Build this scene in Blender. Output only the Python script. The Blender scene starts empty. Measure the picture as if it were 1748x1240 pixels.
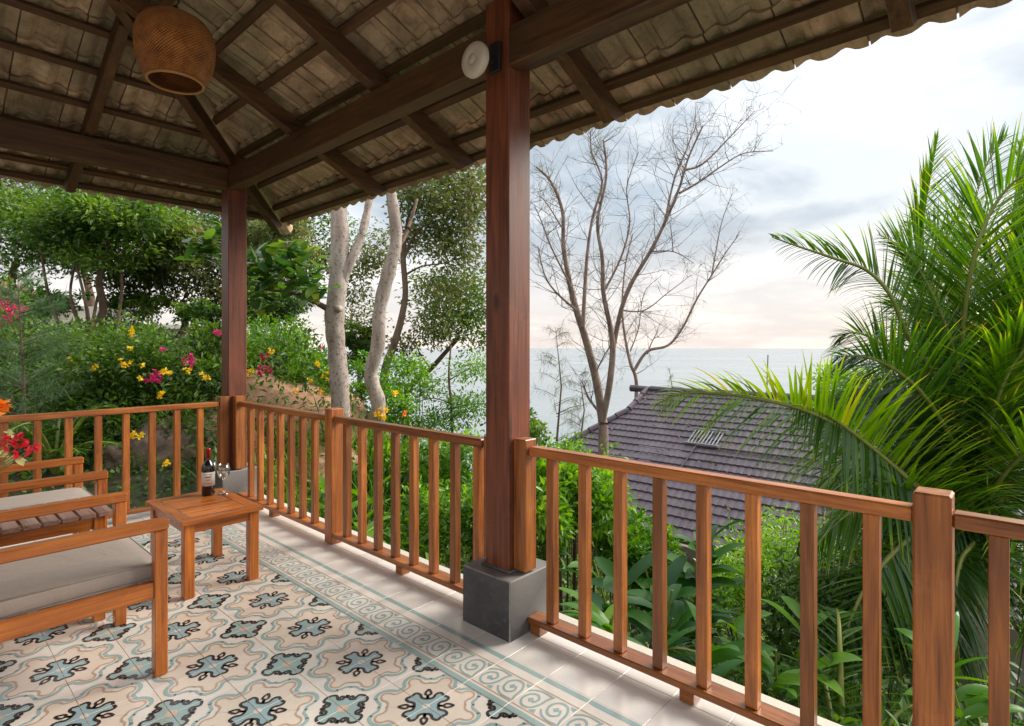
import bpy, math, random
import numpy as np
from mathutils import Vector, Matrix
random.seed(7); RNG = np.random.default_rng(11)
sc = bpy.context.scene
COL = sc.collection
# ------------------------------------------------------------------ camera, sky, sun, exposure
FPX, YAW, HOR, CX, CAMZ, IW, IH = 960.1, math.radians(47.66), 593.0, 874.0, 1.4, 1748.0, 1240.0
RV = Vector((math.cos(YAW), -math.sin(YAW), 0)); FV = Vector((math.sin(YAW), math.cos(YAW), 0)); CAM = Vector((0, 0, CAMZ))
cd = bpy.data.cameras.new('camera'); cam = bpy.data.objects.new('camera', cd); COL.objects.link(cam)
cam.location = CAM; cam.rotation_euler = (math.pi/2, 0, -YAW)
cd.sensor_width = 36; cd.lens = 36*FPX/IW; cd.shift_y = -(IH/2-HOR)/IW; cd.clip_start = .05; cd.clip_end = 9000
sc.camera = cam
sc.view_settings.view_transform = 'Standard'; sc.view_settings.look = 'None'; sc.view_settings.gamma = 1
sc.view_settings.exposure = 2.3
sc.view_settings.use_curve_mapping = False
SUN_EL, SUN_AZ = math.radians(33), math.radians(-24)      # azimuth measured from +x (seaward), negative = toward -y
world = bpy.data.worlds.new('World'); sc.world = world; world.use_nodes = True
SKYSTR = .1

def W(px, py, D): # a point of the place at depth D metres in front of the viewpoint
    return CAM + FV*D + RV*((px-CX)/FPX*D) + Vector((0, 0, (HOR-py)/FPX*D))

# ------------------------------------------------------------------ node helpers
def NT(nt, typ, **kw):
    n = nt.nodes.new(typ)
    for k, v in kw.items():
        if k.startswith('i_'): n.inputs[int(k[2:])].default_value = v
        else: setattr(n, k, v)
    return n
def L(nt, a, b): nt.links.new(a, b)
def ramp(nt, fac, stops, interp='LINEAR'):
    r = nt.nodes.new('ShaderNodeValToRGB'); cr = r.color_ramp; cr.interpolation = interp
    while len(cr.elements) < len(stops): cr.elements.new(.5)
    for e, (p, c) in zip(cr.elements, stops):
        e.position = p; e.color = (*c, 1) if len(c) == 3 else c
    L(nt, fac, r.inputs[0]); return r
def mixc(nt, fac, a, b, bt='MIX'):
    m = nt.nodes.new('ShaderNodeMix'); m.data_type = 'RGBA'; m.blend_type = bt
    for v, s in ((fac, m.inputs[0]), (a, m.inputs[6]), (b, m.inputs[7])):
        if hasattr(v, 'links'): L(nt, v, s)
        elif isinstance(v, (int, float)): s.default_value = v
        else: s.default_value = (*v, 1)
    return m.outputs[2]
def math_(nt, op, a, b=None, c=None, clamp=False):
    m = nt.nodes.new('ShaderNodeMath'); m.operation = op; m.use_clamp = clamp
    for i, v in enumerate((a, b, c)):
        if v is None: continue
        if hasattr(v, 'links'): L(nt, v, m.inputs[i])
        else: m.inputs[i].default_value = v
    return m.outputs[0]
def noise(nt, vec, scale, detail=4, rough=.55, sc3=None, dist=0):
    if sc3 is not None:
        mp = nt.nodes.new('ShaderNodeMapping'); mp.inputs[3].default_value = sc3; L(nt, vec, mp.inputs[0]); vec = mp.outputs[0]
    n = nt.nodes.new('ShaderNodeTexNoise'); n.inputs['Scale'].default_value = scale; n.inputs['Detail'].default_value = detail
    n.inputs['Roughness'].default_value = rough; n.inputs['Distortion'].default_value = dist
    L(nt, vec, n.inputs['Vector']); return n.outputs['Fac']
def newmat(name):
    m = bpy.data.materials.new(name); m.use_nodes = True; nt = m.node_tree
    b = nt.nodes['Principled BSDF']; return m, nt, b
def bump(nt, b, h, strength=.3, dist=.01):
    bp = nt.nodes.new('ShaderNodeBump'); bp.inputs['Strength'].default_value = strength; bp.inputs['Distance'].default_value = dist
    L(nt, h, bp.inputs['Height']); L(nt, bp.outputs[0], b.inputs['Normal'])

# ------------------------------------------------------------------ world
def build_world():
    nt = world.node_tree; nt.nodes.clear()
    out = NT(nt, 'ShaderNodeOutputWorld'); bg = NT(nt, 'ShaderNodeBackground'); bg.inputs[1].default_value = SKYSTR
    sky = NT(nt, 'ShaderNodeTexSky'); sky.sky_type = 'NISHITA'; sky.sun_disc = False
    sky.sun_elevation = SUN_EL; sky.sun_rotation = math.pi/2 - SUN_AZ
    sky.air_density = 1.2; sky.dust_density = 2.5; sky.altitude = 0
    tc = NT(nt, 'ShaderNodeTexCoord'); sep = NT(nt, 'ShaderNodeSeparateXYZ'); L(nt, tc.outputs['Generated'], sep.inputs[0])
    z = math_(nt, 'MAXIMUM', sep.outputs[2], 0.0)
    # project the direction on a cloud deck, so clouds flatten towards the horizon
    zz = math_(nt, 'ADD', z, .22)
    cmb = NT(nt, 'ShaderNodeCombineXYZ')
    L(nt, math_(nt, 'DIVIDE', sep.outputs[0], zz), cmb.inputs[0]); L(nt, math_(nt, 'DIVIDE', sep.outputs[1], zz), cmb.inputs[1]); L(nt, math_(nt, 'MULTIPLY', z, 2.0), cmb.inputs[2])
    n1 = noise(nt, cmb.outputs[0], 1.25, 6, .5, dist=.25)
    n2 = noise(nt, cmb.outputs[0], 3.2, 6, .55, sc3=(1, 1, 1), dist=.2)
    base = ramp(nt, z, [(0, (2.3, 2.05, 1.88)), (.09, (2.35, 2.2, 2.1)), (.19, (1.85, 1.94, 2.0)), (.30, (1.85, 1.98, 2.1)), (.42, (2.25, 2.3, 2.35)), (.6, (3.0, 3.05, 3.1)), (1, (4.6, 4.7, 4.8))])
    dark = ramp(nt, z, [(0, (1.9, 1.7, 1.6)), (.08, (1.85, 1.78, 1.75)), (.22, (1.02, 1.19, 1.37)), (.34, (1.1, 1.27, 1.45)), (.5, (1.75, 1.88, 2.0)), (1, (3.4, 3.5, 3.7))])
    f = ramp(nt, math_(nt, 'ADD', math_(nt, 'MULTIPLY', n1, .7), math_(nt, 'MULTIPLY', n2, .3)), [(.43, (0, 0, 0)), (.57, (1, 1, 1))], 'EASE')
    cl = mixc(nt, f.outputs[0], dark.outputs[0], base.outputs[0])
    cov = ramp(nt, n2, [(.25, (.93,)*3), (.5, (.985,)*3)])
    c = mixc(nt, cov.outputs[0], sky.outputs[0], cl)
    sc_ = NT(nt, 'ShaderNodeVectorMath', operation='SCALE'); L(nt, c, sc_.inputs[0]); sc_.inputs['Scale'].default_value = 1.0; c = sc_.outputs[0]
    L(nt, c, bg.inputs[0]); L(nt, bg.outputs[0], out.inputs[0])
build_world()
sd = bpy.data.lights.new('sun', 'SUN'); sun = bpy.data.objects.new('sun', sd); COL.objects.link(sun)
sd.energy = 1.25; sd.angle = math.radians(33); sd.color = (1, .92, .81)
sdir = Vector((math.cos(SUN_EL)*math.cos(SUN_AZ), math.cos(SUN_EL)*math.sin(SUN_AZ), math.sin(SUN_EL)))
sun.rotation_euler = sdir.to_track_quat('Z', 'Y').to_euler()

# ------------------------------------------------------------------ materials
def wood(name, dark, light, axis, rough=.42, coat=.0, rnd=.35, weather=0):
    m, nt, b = newmat(name); tc = NT(nt, 'ShaderNodeTexCoord'); oi = NT(nt, 'ShaderNodeObjectInfo')
    off = NT(nt, 'ShaderNodeVectorMath', operation='ADD'); L(nt, tc.outputs['Object'], off.inputs[0])
    k = NT(nt, 'ShaderNodeVectorMath', operation='SCALE'); k.inputs[0].default_value = (17, 23, 31); L(nt, oi.outputs['Random'], k.inputs['Scale']); L(nt, k.outputs[0], off.inputs[1])
    s = [1, 1, 1]; s[axis] = .07
    g1 = noise(nt, off.outputs[0], 26, 5, .6, sc3=tuple(s), dist=.6); s[axis] = .03
    g2 = noise(nt, off.outputs[0], 150, 3, .6, sc3=tuple(s)); g3 = noise(nt, off.outputs[0], 2.2, 4, .6)
    g = math_(nt, 'ADD', math_(nt, 'MULTIPLY', g1, .65), math_(nt, 'MULTIPLY', g2, .35))
    r = ramp(nt, g, [(.36, dark), (.5, tuple((a+c)/2 for a, c in zip(dark, light))), (.64, light)])
    # darker patches and knots, grime and rubbed edges
    c = mixc(nt, math_(nt, 'MULTIPLY', ramp(nt, g3, [(.42, (0,)*3), (.66, (1,)*3)]).outputs[0], .55), r.outputs[0], tuple((a*.75+x*.25) for a, x in zip(dark, light)))
    vo = NT(nt, 'ShaderNodeTexVoronoi'); vo.inputs['Scale'].default_value = 3.2; mpk = NT(nt, 'ShaderNodeMapping'); ks = [1, 1, 1]; ks[axis] = .35; mpk.inputs[3].default_value = tuple(ks); L(nt, off.outputs[0], mpk.inputs[0]); L(nt, mpk.outputs[0], vo.inputs['Vector'])
    c = mixc(nt, ramp(nt, vo.outputs['Distance'], [(.03, (.85,)*3), (.085, (0,)*3)]).outputs[0], c, tuple(x*.5 for x in dark))
    g4 = noise(nt, off.outputs[0], 7, 5, .7)
    c = mixc(nt, math_(nt, 'MULTIPLY', ramp(nt, g4, [(.56, (0,)*3), (.72, (1,)*3)]).outputs[0], .22), c, tuple(min(1, x*1.25+.03) for x in light))
    v = math_(nt, 'ADD', math_(nt, 'MULTIPLY', oi.outputs['Random'], rnd*2), 1-rnd)
    hs = NT(nt, 'ShaderNodeHueSaturation'); L(nt, v, hs.inputs['Value']); L(nt, c, hs.inputs['Color'])
    hs.inputs['Hue'].default_value = .5
    L(nt, hs.outputs[0], b.inputs['Base Color'])
    L(nt, math_(nt, 'ADD', math_(nt, 'MULTIPLY', g1, .3), rough-.15), b.inputs['Roughness'])
    b.inputs['Coat Weight'].default_value = coat; b.inputs['Coat Roughness'].default_value = .25
    bump(nt, b, g, .25, .004); return m
RD, RL = (.15, .036, .008), (.54, .182, .034)
RAIL = [wood('teak_rail_'+'xyz'[a], RD, RL, a, .38, .25) for a in range(3)]
FD, FL_ = (.21, .045, .006), (.64, .20, .025)
FURN = [wood('oiled_teak_'+'xyz'[a], FD, FL_, a, .3, .35, .18) for a in range(3)]
PD, PL = (.065, .016, .007), (.26, .07, .028)
POST = [wood('dark_post_'+'xyz'[a], PD, PL, a, .5, .06, .1) for a in range(3)]
BD, BL = (.036, .015, .006), (.15, .068, .025)
BEAM = [wood('roof_timber_'+'xyz'[a], BD, BL, a, .6, 0, .2) for a in range(3)]

def simple(name, col, rough=.5, metal=0, var=.15, scale=8, bmp=.0, bscale=60, coat=0, spec=.5):
    m, nt, b = newmat(name); tc = NT(nt, 'ShaderNodeTexCoord')
    n = noise(nt, tc.outputs['Object'], scale, 5, .6)
    c = mixc(nt, n, tuple(x*(1-var) for x in col), tuple(min(1, x*(1+var)) for x in col))
    L(nt, c, b.inputs['Base Color']); b.inputs['Roughness'].default_value = rough; b.inputs['Metallic'].default_value = metal
    b.inputs['Coat Weight'].default_value = coat; b.inputs['Specular IOR Level'].default_value = spec
    if bmp: bump(nt, b, noise(nt, tc.outputs['Object'], bscale, 4, .6), bmp, .01)
    return m
def tilemat(name, col, var=.1):
    m, nt, b = newmat(name); g = NT(nt, 'ShaderNodeNewGeometry')
    n = noise(nt, g.outputs['Position'], 3.1, 5, .6); n2 = noise(nt, g.outputs['Position'], 55, 4, .7); oi = NT(nt, 'ShaderNodeObjectInfo')
    c = mixc(nt, n, tuple(x*(1-var) for x in col), tuple(min(1, x*(1+var)) for x in col))
    c = mixc(nt, math_(nt, 'MULTIPLY', ramp(nt, n2, [(.55, (0,)*3), (.75, (1,)*3)]).outputs[0], .18), c, (.5, .42, .36))
    hs = NT(nt, 'ShaderNodeHueSaturation'); L(nt, math_(nt, 'ADD', math_(nt, 'MULTIPLY', oi.outputs['Random'], .16), .92), hs.inputs['Value']); L(nt, c, hs.inputs['Color']); c = hs.outputs[0]
    st = noise(nt, g.outputs['Position'], 1.7, 7, .7); c = mixc(nt, math_(nt, 'MULTIPLY', ramp(nt, st, [(.55, (0,)*3), (.75, (1,)*3)]).outputs[0], .25), c, (.36, .31, .27))
    L(nt, c, b.inputs['Base Color'])
    L(nt, math_(nt, 'ADD', math_(nt, 'MULTIPLY', n2, .22), .1), b.inputs['Roughness'])
    bump(nt, b, noise(nt, g.outputs['Position'], 14, 3, .5), .04, .003); return m
T_CREAM = tilemat('tile_cream', (.74, .69, .63)); T_WHITE = tilemat('tile_white', (.74, .70, .66), .06); T_TEAL = tilemat('tile_teal', (.30, .43, .43), .2)
T_BLUE = tilemat('tile_blue', (.29, .43, .47), .15); T_BLACK = tilemat('tile_black', (.030, .027, .028), .3); T_PINK = tilemat('tile_pink', (.50, .36, .27)); T_PALE = tilemat('tile_pale', (.70, .62, .54))
GROUT = simple('grout', (.60, .54, .48), .9, bmp=.3)

def plinthmat():
    m, nt, b = newmat('dark_grey_plaster'); tc = NT(nt, 'ShaderNodeTexCoord')
    n = noise(nt, tc.outputs['Object'], 5, 6, .6); n2 = noise(nt, tc.outputs['Object'], 40, 5, .7); g = NT(nt, 'ShaderNodeNewGeometry')
    c = ramp(nt, n, [(.3, (.045, .045, .048)), (.7, (.085, .083, .085))]).outputs[0]
    c = mixc(nt, math_(nt, 'MULTIPLY', ramp(nt, n2, [(.56, (0,)*3), (.7, (1,)*3)]).outputs[0], .35), c, (.22, .2, .18))
    # worn arrises
    c = mixc(nt, ramp(nt, g.outputs['Pointiness'], [(.52, (0,)*3), (.58, (1,)*3)]).outputs[0], c, (.3, .29, .27))
    L(nt, c, b.inputs['Base Color']); b.inputs['Roughness'].default_value = .5; bump(nt, b, n2, .2, .006); return m
PLINTH = plinthmat(); WORN = simple('worn_plaster_edge', (.26, .25, .23), .8, var=.6, scale=25)

def rooftile():
    m, nt, b = newmat('weathered_concrete_tile'); tc = NT(nt, 'ShaderNodeTexCoord'); oi = NT(nt, 'ShaderNodeObjectInfo')
    g = NT(nt, 'ShaderNodeNewGeometry')
    n = noise(nt, g.outputs['Position'], 6, 6, .65); n2 = noise(nt, g.outputs['Position'], 45, 5, .7); n3 = noise(nt, g.outputs['Position'], 1.3, 4, .6)
    c = ramp(nt, n, [(.3, (.22, .15, .09)), (.5, (.45, .315, .20)), (.7, (.64, .48, .33))]).outputs[0]
    c = mixc(nt, math_(nt, 'MULTIPLY', ramp(nt, n3, [(.5, (0,)*3), (.62, (1,)*3)]).outputs[0], .5), c, (.23, .235, .14))
    c = mixc(nt, math_(nt, 'MULTIPLY', ramp(nt, n2, [(.55, (0,)*3), (.72, (1,)*3)]).outputs[0], .45), c, (.05, .04, .035))
    v = math_(nt, 'ADD', math_(nt, 'MULTIPLY', oi.outputs['Random'], .5), .75)
    hs = NT(nt, 'ShaderNodeHueSaturation'); L(nt, v, hs.inputs['Value']); L(nt, c, hs.inputs['Color']); L(nt, hs.outputs[0], b.inputs['Base Color'])
    b.inputs['Roughness'].default_value = .9; bump(nt, b, n2, .5, .006); return m
RTILE = rooftile()

LK = 1.5
def leafmat(name, cols, rough=.45, trans=.35, spec=.5):
    """per-leaf colour from the leaf's own attribute; thin leaves let some light through"""
    m, nt, b = newmat(name); at = NT(nt, 'ShaderNodeAttribute'); at.attribute_name = 'v'; cols = [tuple(min(.9, x*({'leaf_mid': 1.2, 'leaf_olive': 1.5}.get(name, 1.3 if name == 'palm_leaf' else LK))) for x in q_) if max(q_) < .42 else q_ for q_ in cols]
    c = ramp(nt, at.outputs['Fac'], [(i/(len(cols)-1), q) for i, q in enumerate(cols)]).outputs[0]
    L(nt, c, b.inputs['Base Color']); b.inputs['Roughness'].default_value = rough; b.inputs['Specular IOR Level'].default_value = spec
    tr = NT(nt, 'ShaderNodeBsdfTranslucent'); hs = NT(nt, 'ShaderNodeHueSaturation'); hs.inputs['Value'].default_value = 1.5; hs.inputs['Saturation'].default_value = 1.15; hs.inputs['Hue'].default_value = .485
    L(nt, c, hs.inputs['Color']); L(nt, hs.outputs[0], tr.inputs[0])
    mx = NT(nt, 'ShaderNodeMixShader'); mx.inputs[0].default_value = trans
    L(nt, b.outputs[0], mx.inputs[1]); L(nt, tr.outputs[0], mx.inputs[2]); L(nt, mx.outputs[0], nt.nodes['Material Output'].inputs[0]); return m
LF_MID = leafmat('leaf_mid', [(.020, .045, .012), (.045, .105, .018), (.085, .17, .025), (.15, .24, .04)])
LF_BRIGHT = leafmat('leaf_bright', [(.03, .085, .012), (.065, .17, .018), (.12, .26, .025), (.22, .36, .05)], .35)
LF_OLIVE = leafmat('leaf_olive', [(.03, .045, .015), (.06, .085, .025), (.10, .13, .035), (.19, .17, .06)])
LF_BIG = leafmat('leaf_big', [(.015, .04, .012), (.03, .085, .018), (.07, .15, .025), (.17, .22, .04)], .3, .4)
LF_GLOSS = leafmat('leaf_gloss', [(.012, .05, .014), (.025, .09, .018), (.06, .16, .025), (.13, .26, .035)], .45, .32, .3)
LF_PALM = leafmat('palm_leaf', [(.028, .065, .017), (.042, .11, .015), (.085, .19, .014), (.20, .29, .02), (.34, .22, .08)], .3, .5, .6)
LF_NEEDLE = leafmat('needle', [(.05, .075, .04), (.09, .12, .065), (.16, .17, .09)], .6, .3)
LF_NEEDLEG = leafmat('needle_green', [(.03, .07, .03), (.06, .12, .045), (.12, .18, .07)], .6, .3)
FL_YEL = leafmat('petal_yellow', [(.75, .45, .01), (.85, .62, .02), (.9, .75, .05)], .5, .3)
FL_MAG = leafmat('petal_magenta', [(.42, .01, .09), (.62, .02, .16), (.75, .08, .25)], .5, .3)
FL_ORA = leafmat('petal_orange', [(.8, .2, .01), (.85, .3, .02)], .5, .3)
FL_RED = leafmat('petal_red', [(.6, .01, .02), (.8, .04, .05), (.85, .35, .33)], .4, .3)
FL_CRM = leafmat('petal_cream', [(.6, .62, .25), (.75, .72, .4), (.5, .6, .2)], .45, .35)
def barkmat(name, a, b_, sp, scale=9, sc3=(1, 1, .35)):
    m, nt, b = newmat(name); tc = NT(nt, 'ShaderNodeTexCoord')
    n = noise(nt, tc.outputs['Object'], scale, 6, .65, sc3=sc3); n2 = noise(nt, tc.outputs['Object'], scale*5, 4, .6, sc3=(1, 1, .8))
    c = ramp(nt, n, [(.35, a), (.65, b_)]).outputs[0]
    c = mixc(nt, math_(nt, 'MULTIPLY', ramp(nt, n2, [(.55, (0,)*3), (.62, (1,)*3)]).outputs[0], .7), c, sp)
    L(nt, c, b.inputs['Base Color']); b.inputs['Roughness'].default_value = .85; bump(nt, b, n2, .5, .01); return m
BK_PALE = barkmat('pale_bark', (.24, .19, .16), (.45, .375, .33), (.10, .07, .05), 6)
BK_BROWN = barkmat('brown_bark', (.09, .055, .035), (.20, .13, .09), (.04, .03, .02))
BK_CAS = barkmat('casuarina_bark', (.17, .11, .09), (.34, .24, .2), (.09, .06, .05), 8)
BK_TWIG = simple('twig_bark', (.15, .105, .085), .9)
FRSTEM = simple('frond_stalk', (.22, .24, .05), .45, var=.3)
CUSH = None
def cushionmat():
    m, nt, b = newmat('taupe_fabric'); tc = NT(nt, 'ShaderNodeTexCoord')
    n = noise(nt, tc.outputs['Object'], 4, 4, .6); w1 = noise(nt, tc.outputs['Object'], 420, 2, .5, sc3=(1, .12, 1)); w2 = noise(nt, tc.outputs['Object'], 420, 2, .5, sc3=(.12, 1, 1))
    c = mixc(nt, n, (.155, .125, .105), (.21, .172, .145)); wv = math_(nt, 'ADD', w1, w2)
    c = mixc(nt, ramp(nt, wv, [(.42, (0,)*3), (.62, (1,)*3)]).outputs[0], c, (.33, .275, .235))
    L(nt, c, b.inputs['Base Color']); b.inputs['Roughness'].default_value = .95; b.inputs['Sheen Weight'].default_value = .2; cr = noise(nt, tc.outputs['Object'], 9, 3, .5, dist=1.2); bump(nt, b, math_(nt, 'ADD', math_(nt, 'MULTIPLY', wv, .12), math_(nt, 'MULTIPLY', cr, 1.0)), .5, .012); return m
CUSH = cushionmat()
def glassmat(name, col=(1, 1, 1), rough=.01):
    m, nt, b = newmat(name); b.inputs['Base Color'].default_value = (*col, 1); b.inputs['Roughness'].default_value = rough
    b.inputs['Transmission Weight'].default_value = 1; b.inputs['IOR'].default_value = 1.48; return m
GLASS, gnt, gb = newmat('clear_thin_glass'); _tr = NT(gnt, 'ShaderNodeBsdfTransparent'); _tr.inputs[0].default_value = (.93, .95, .95, 1); _gl = NT(gnt, 'ShaderNodeBsdfGlossy'); _gl.inputs['Roughness'].default_value = .02; _fr = NT(gnt, 'ShaderNodeLayerWeight'); _fr.inputs[0].default_value = .35
_mx = NT(gnt, 'ShaderNodeMixShader'); L(gnt, math_(gnt, 'ADD', math_(gnt, 'MULTIPLY', _fr.outputs['Facing'], .9), .1), _mx.inputs[0]); L(gnt, _tr.outputs[0], _mx.inputs[1]); L(gnt, _gl.outputs[0], _mx.inputs[2]); L(gnt, _mx.outputs[0], gnt.nodes['Material Output'].inputs[0]); WINE = simple('dark_wine_bottle', (.012, .006, .007), .06, coat=.5)
LABEL = simple('paper_label', (.72, .66, .56), .6, var=.05); INK = simple('label_ink', (.25, .03, .03), .6); CAPS = simple('red_foil', (.35, .015, .02), .3, metal=.4)
METAL = simple('black_metal', (.02, .02, .022), .4); WHITEP = simple('cream_plastic', (.62, .54, .46), .4, var=.03); PLWHITE = simple('white_plaster', (.62, .58, .5), .8, bmp=.2)
GALV = simple('galvanised', (.30, .32, .33), .45, metal=.6)
def villatile():
    m, nt, b = newmat('purple_brown_glazed_tile'); g = NT(nt, 'ShaderNodeNewGeometry')
    n = noise(nt, g.outputs['Position'], 1.1, 7, .68); n2 = noise(nt, g.outputs['Position'], 9, 5, .7)
    vo = NT(nt, 'ShaderNodeTexVoronoi'); vo.inputs['Scale'].default_value = 3.2; L(nt, g.outputs['Position'], vo.inputs['Vector']); sp = NT(nt, 'ShaderNodeSeparateColor'); L(nt, vo.outputs['Color'], sp.inputs[0])
    c = ramp(nt, n, [(.3, (.042, .030, .042)), (.55, (.075, .056, .072)), (.72, (.12, .095, .10))]).outputs[0]
    c = mixc(nt, math_(nt, 'MULTIPLY', sp.outputs[0], .35), c, (.10, .07, .085)); c = mixc(nt, math_(nt, 'MULTIPLY', ramp(nt, n2, [(.6, (0,)*3), (.72, (1,)*3)]).outputs[0], .5), c, (.10, .10, .055))
    L(nt, c, b.inputs['Base Color']); b.inputs['Roughness'].default_value = .5; bump(nt, b, n2, .3, .02); return m
NEIGH = villatile()
RED_R = simple('orange_roof', (.36, .17, .11), .8, var=.2)
def rockmat(name, a, b_, c_):
    m, nt, b = newmat(name); g = NT(nt, 'ShaderNodeNewGeometry')
    n = noise(nt, g.outputs['Position'], 2.6, 8, .65, dist=.4); n2 = noise(nt, g.outputs['Position'], 19, 6, .7)
    c = ramp(nt, n, [(.3, a), (.5, b_), (.7, c_)]).outputs[0]
    c = mixc(nt, math_(nt, 'MULTIPLY', ramp(nt, n2, [(.5, (0,)*3), (.7, (1,)*3)]).outputs[0], .5), c, tuple(x*.5 for x in a))
    L(nt, c, b.inputs['Base Color']); b.inputs['Roughness'].default_value = .9; bump(nt, b, n2, .7, .03); return m
ROCK = rockmat('orange_rock', (.24, .12, .07), (.48, .27, .165), (.60, .40, .28)); ROCKG = rockmat('brown_rock', (.07, .05, .035), (.16, .11, .08), (.28, .2, .14))
SOIL = rockmat('planted_soil', (.03, .035, .015), (.05, .055, .022), (.085, .06, .035))
def seamat():
    m, nt, b = newmat('sea_water'); g = NT(nt, 'ShaderNodeNewGeometry')
    n = noise(nt, g.outputs['Position'], .35, 7, .62, sc3=(1, .5, 1)); n2 = noise(nt, g.outputs['Position'], .012, 5, .6, sc3=(1, .4, 1))
    c = ramp(nt, n2, [(.35, (.20, .235, .25)), (.65, (.28, .31, .32))]).outputs[0]
    L(nt, c, b.inputs['Base Color']); b.inputs['Roughness'].default_value = .22; b.inputs['IOR'].default_value = 1.33
    bump(nt, b, n, .5, .9); return m
SEA = seamat()

# ------------------------------------------------------------------ mesh helpers
class MB:
    def __init__(s): s.v = []; s.f = []; s.m = []; s.mats = []; s.att = None
    def mi(s, m):
        if m not in s.mats: s.mats.append(m)
        return s.mats.index(m)
    def add(s, vs, fs, m):
        o = len(s.v); k = s.mi(m); s.v += [tuple(v) for v in vs]
        for f in fs: s.f.append(tuple(i+o for i in f)); s.m.append(k)
    def box(s, a, b, m, bev=0.0, bm=None):
        a = Vector(a); b = Vector(b)
        if bev <= 0:
            vs = [(x, y, z) for x in (a.x, b.x) for y in (a.y, b.y) for z in (a.z, b.z)]
            s.add(vs, [(0, 1, 3, 2), (4, 6, 7, 5), (0, 4, 5, 1), (2, 3, 7, 6), (0, 2, 6, 4), (1, 5, 7, 3)], m); return
        # chamfered box: 24 verts
        vs = []; idx = {}
        for ix, x in enumerate((a.x, b.x)):
            for iy, y in enumerate((a.y, b.y)):
                for iz, z in enumerate((a.z, b.z)):
                    sx, sy, sz = (1, -1)[ix], (1, -1)[iy], (1, -1)[iz]
                    for ax in range(3):
                        p = [x+sx*bev, y+sy*bev, z+sz*bev]; p[ax] = (x, y, z)[ax]
                        idx[(ix, iy, iz, ax)] = len(vs); vs.append(p)
        fs = []
        for ax in range(3):
            o = [q for q in range(3) if q != ax]
            for e in (0, 1):
                q = []
                for (i, j) in ((0, 0), (1, 0), (1, 1), (0, 1)):
                    k = [0, 0, 0]; k[ax] = e; k[o[0]] = i; k[o[1]] = j; q.append(idx[(*k, ax)])
                fs.append(q)
        for ax in range(3):
            o = [q for q in range(3) if q != ax]
            for i in (0, 1):
                for j in (0, 1):
                    k0 = [0]*3; k1 = [0]*3; k0[ax] = 0; k1[ax] = 1; k0[o[0]] = k1[o[0]] = i; k0[o[1]] = k1[o[1]] = j
                    fs.append([idx[(*k0, o[0])], idx[(*k0, o[1])], idx[(*k1, o[1])], idx[(*k1, o[0])]])
        for i in (0, 1):
            for j in (0, 1):
                for k in (0, 1): fs.append([idx[(i, j, k, 0)], idx[(i, j, k, 1)], idx[(i, j, k, 2)]])
        if bm is None: s.add(vs, fs, m)
        else: s.add(vs, fs[:6], m); s.add(vs, fs[6:], bm)
    def beam(s, p0, p1, w, h, m, up=(0, 0, 1), bev=.004, cut0=0, cut1=0):
        p0 = Vector(p0); p1 = Vector(p1); d = (p1-p0); Ln = d.length; d.normalize(); side = d.cross(Vector(up)).normalized(); u = side.cross(d)
        t = MB(); t.box((0, -w/2, 0), (Ln, w/2, h), m, bev)
        M = Matrix(((d.x, side.x, u.x), (d.y, side.y, u.y), (d.z, side.z, u.z)))
        vs = []
        for v in t.v:
            x = v[0]
            if cut1 and x > Ln*.5 and v[2] < h*.5: x -= cut1
            vs.append(p0+M@Vector((x, v[1], v[2])))
        s.add(vs, t.f, m)
    def tube(s, pts, rad, m, n=7, cap=True):
        pts = [Vector(p) for p in pts]; rings = []; ref = Vector((.31, .17, .93)).normalized(); vs = []; fs = []
        for i, p in enumerate(pts):
            d = (pts[min(i+1, len(pts)-1)]-pts[max(i-1, 0)])
            d = d.normalized() if d.length > 1e-9 else Vector((0, 0, 1))
            a = d.cross(ref)
            if a.length < .15: a = d.cross(Vector((1, 0, 0)))
            a.normalize(); b = d.cross(a); r = rad[i] if hasattr(rad, '__len__') else rad
            for k in range(n):
                t = 2*math.pi*k/n; vs.append(p+(a*math.cos(t)+b*math.sin(t))*r)
        for i in range(len(pts)-1):
            for k in range(n): fs.append((i*n+k, i*n+(k+1) % n, (i+1)*n+(k+1) % n, (i+1)*n+k))
        if cap: fs.append(tuple(range(n))[::-1]); fs.append(tuple(range((len(pts)-1)*n, len(pts)*n)))
        s.add(vs, fs, m)
    def lathe(s, prof, m, n=24, org=(0, 0, 0)):
        vs = []; fs = []; org = Vector(org)
        for (r, z) in prof:
            for k in range(n): t = 2*math.pi*k/n; vs.append(org+Vector((r*math.cos(t), r*math.sin(t), z)))
        for i in range(len(prof)-1):
            for k in range(n): fs.append((i*n+k, i*n+(k+1) % n, (i+1)*n+(k+1) % n, (i+1)*n+k))
        s.add(vs, fs, m)
    def build(s, name, parent=None, smooth=False, mesh_only=False):
        me = bpy.data.meshes.new(name); me.from_pydata(s.v, [], s.f)
        for m in s.mats: me.materials.append(m)
        me.polygons.foreach_set('material_index', s.m)
        if smooth: me.polygons.foreach_set('use_smooth', [True]*len(s.f))
        me.validate(); me.update()
        if mesh_only: return me
        return link(name, me, parent)
def link(name, me, parent=None, loc=None):
    o = bpy.data.objects.new(name, me); COL.objects.link(o)
    if loc is not None: o.location = loc
    if parent is not None:
        o.parent = parent
        if loc is None: o.matrix_parent_inverse = Matrix.Translation(-parent.location)
    return o
def tag(o, label, cat, group=None, kind=None):
    if label: o['label'] = label
    if cat: o['category'] = cat
    if group: o['group'] = group
    if kind: o['kind'] = kind
    return o
def thing(name, label, cat, loc=(0, 0, 0), group=None):
    o = bpy.data.objects.new(name, None); COL.objects.link(o); o.location = Vector(loc); o.empty_display_size = .1
    return tag(o, label, cat, group)
def struct(o): o['kind'] = 'structure'; return o
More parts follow.
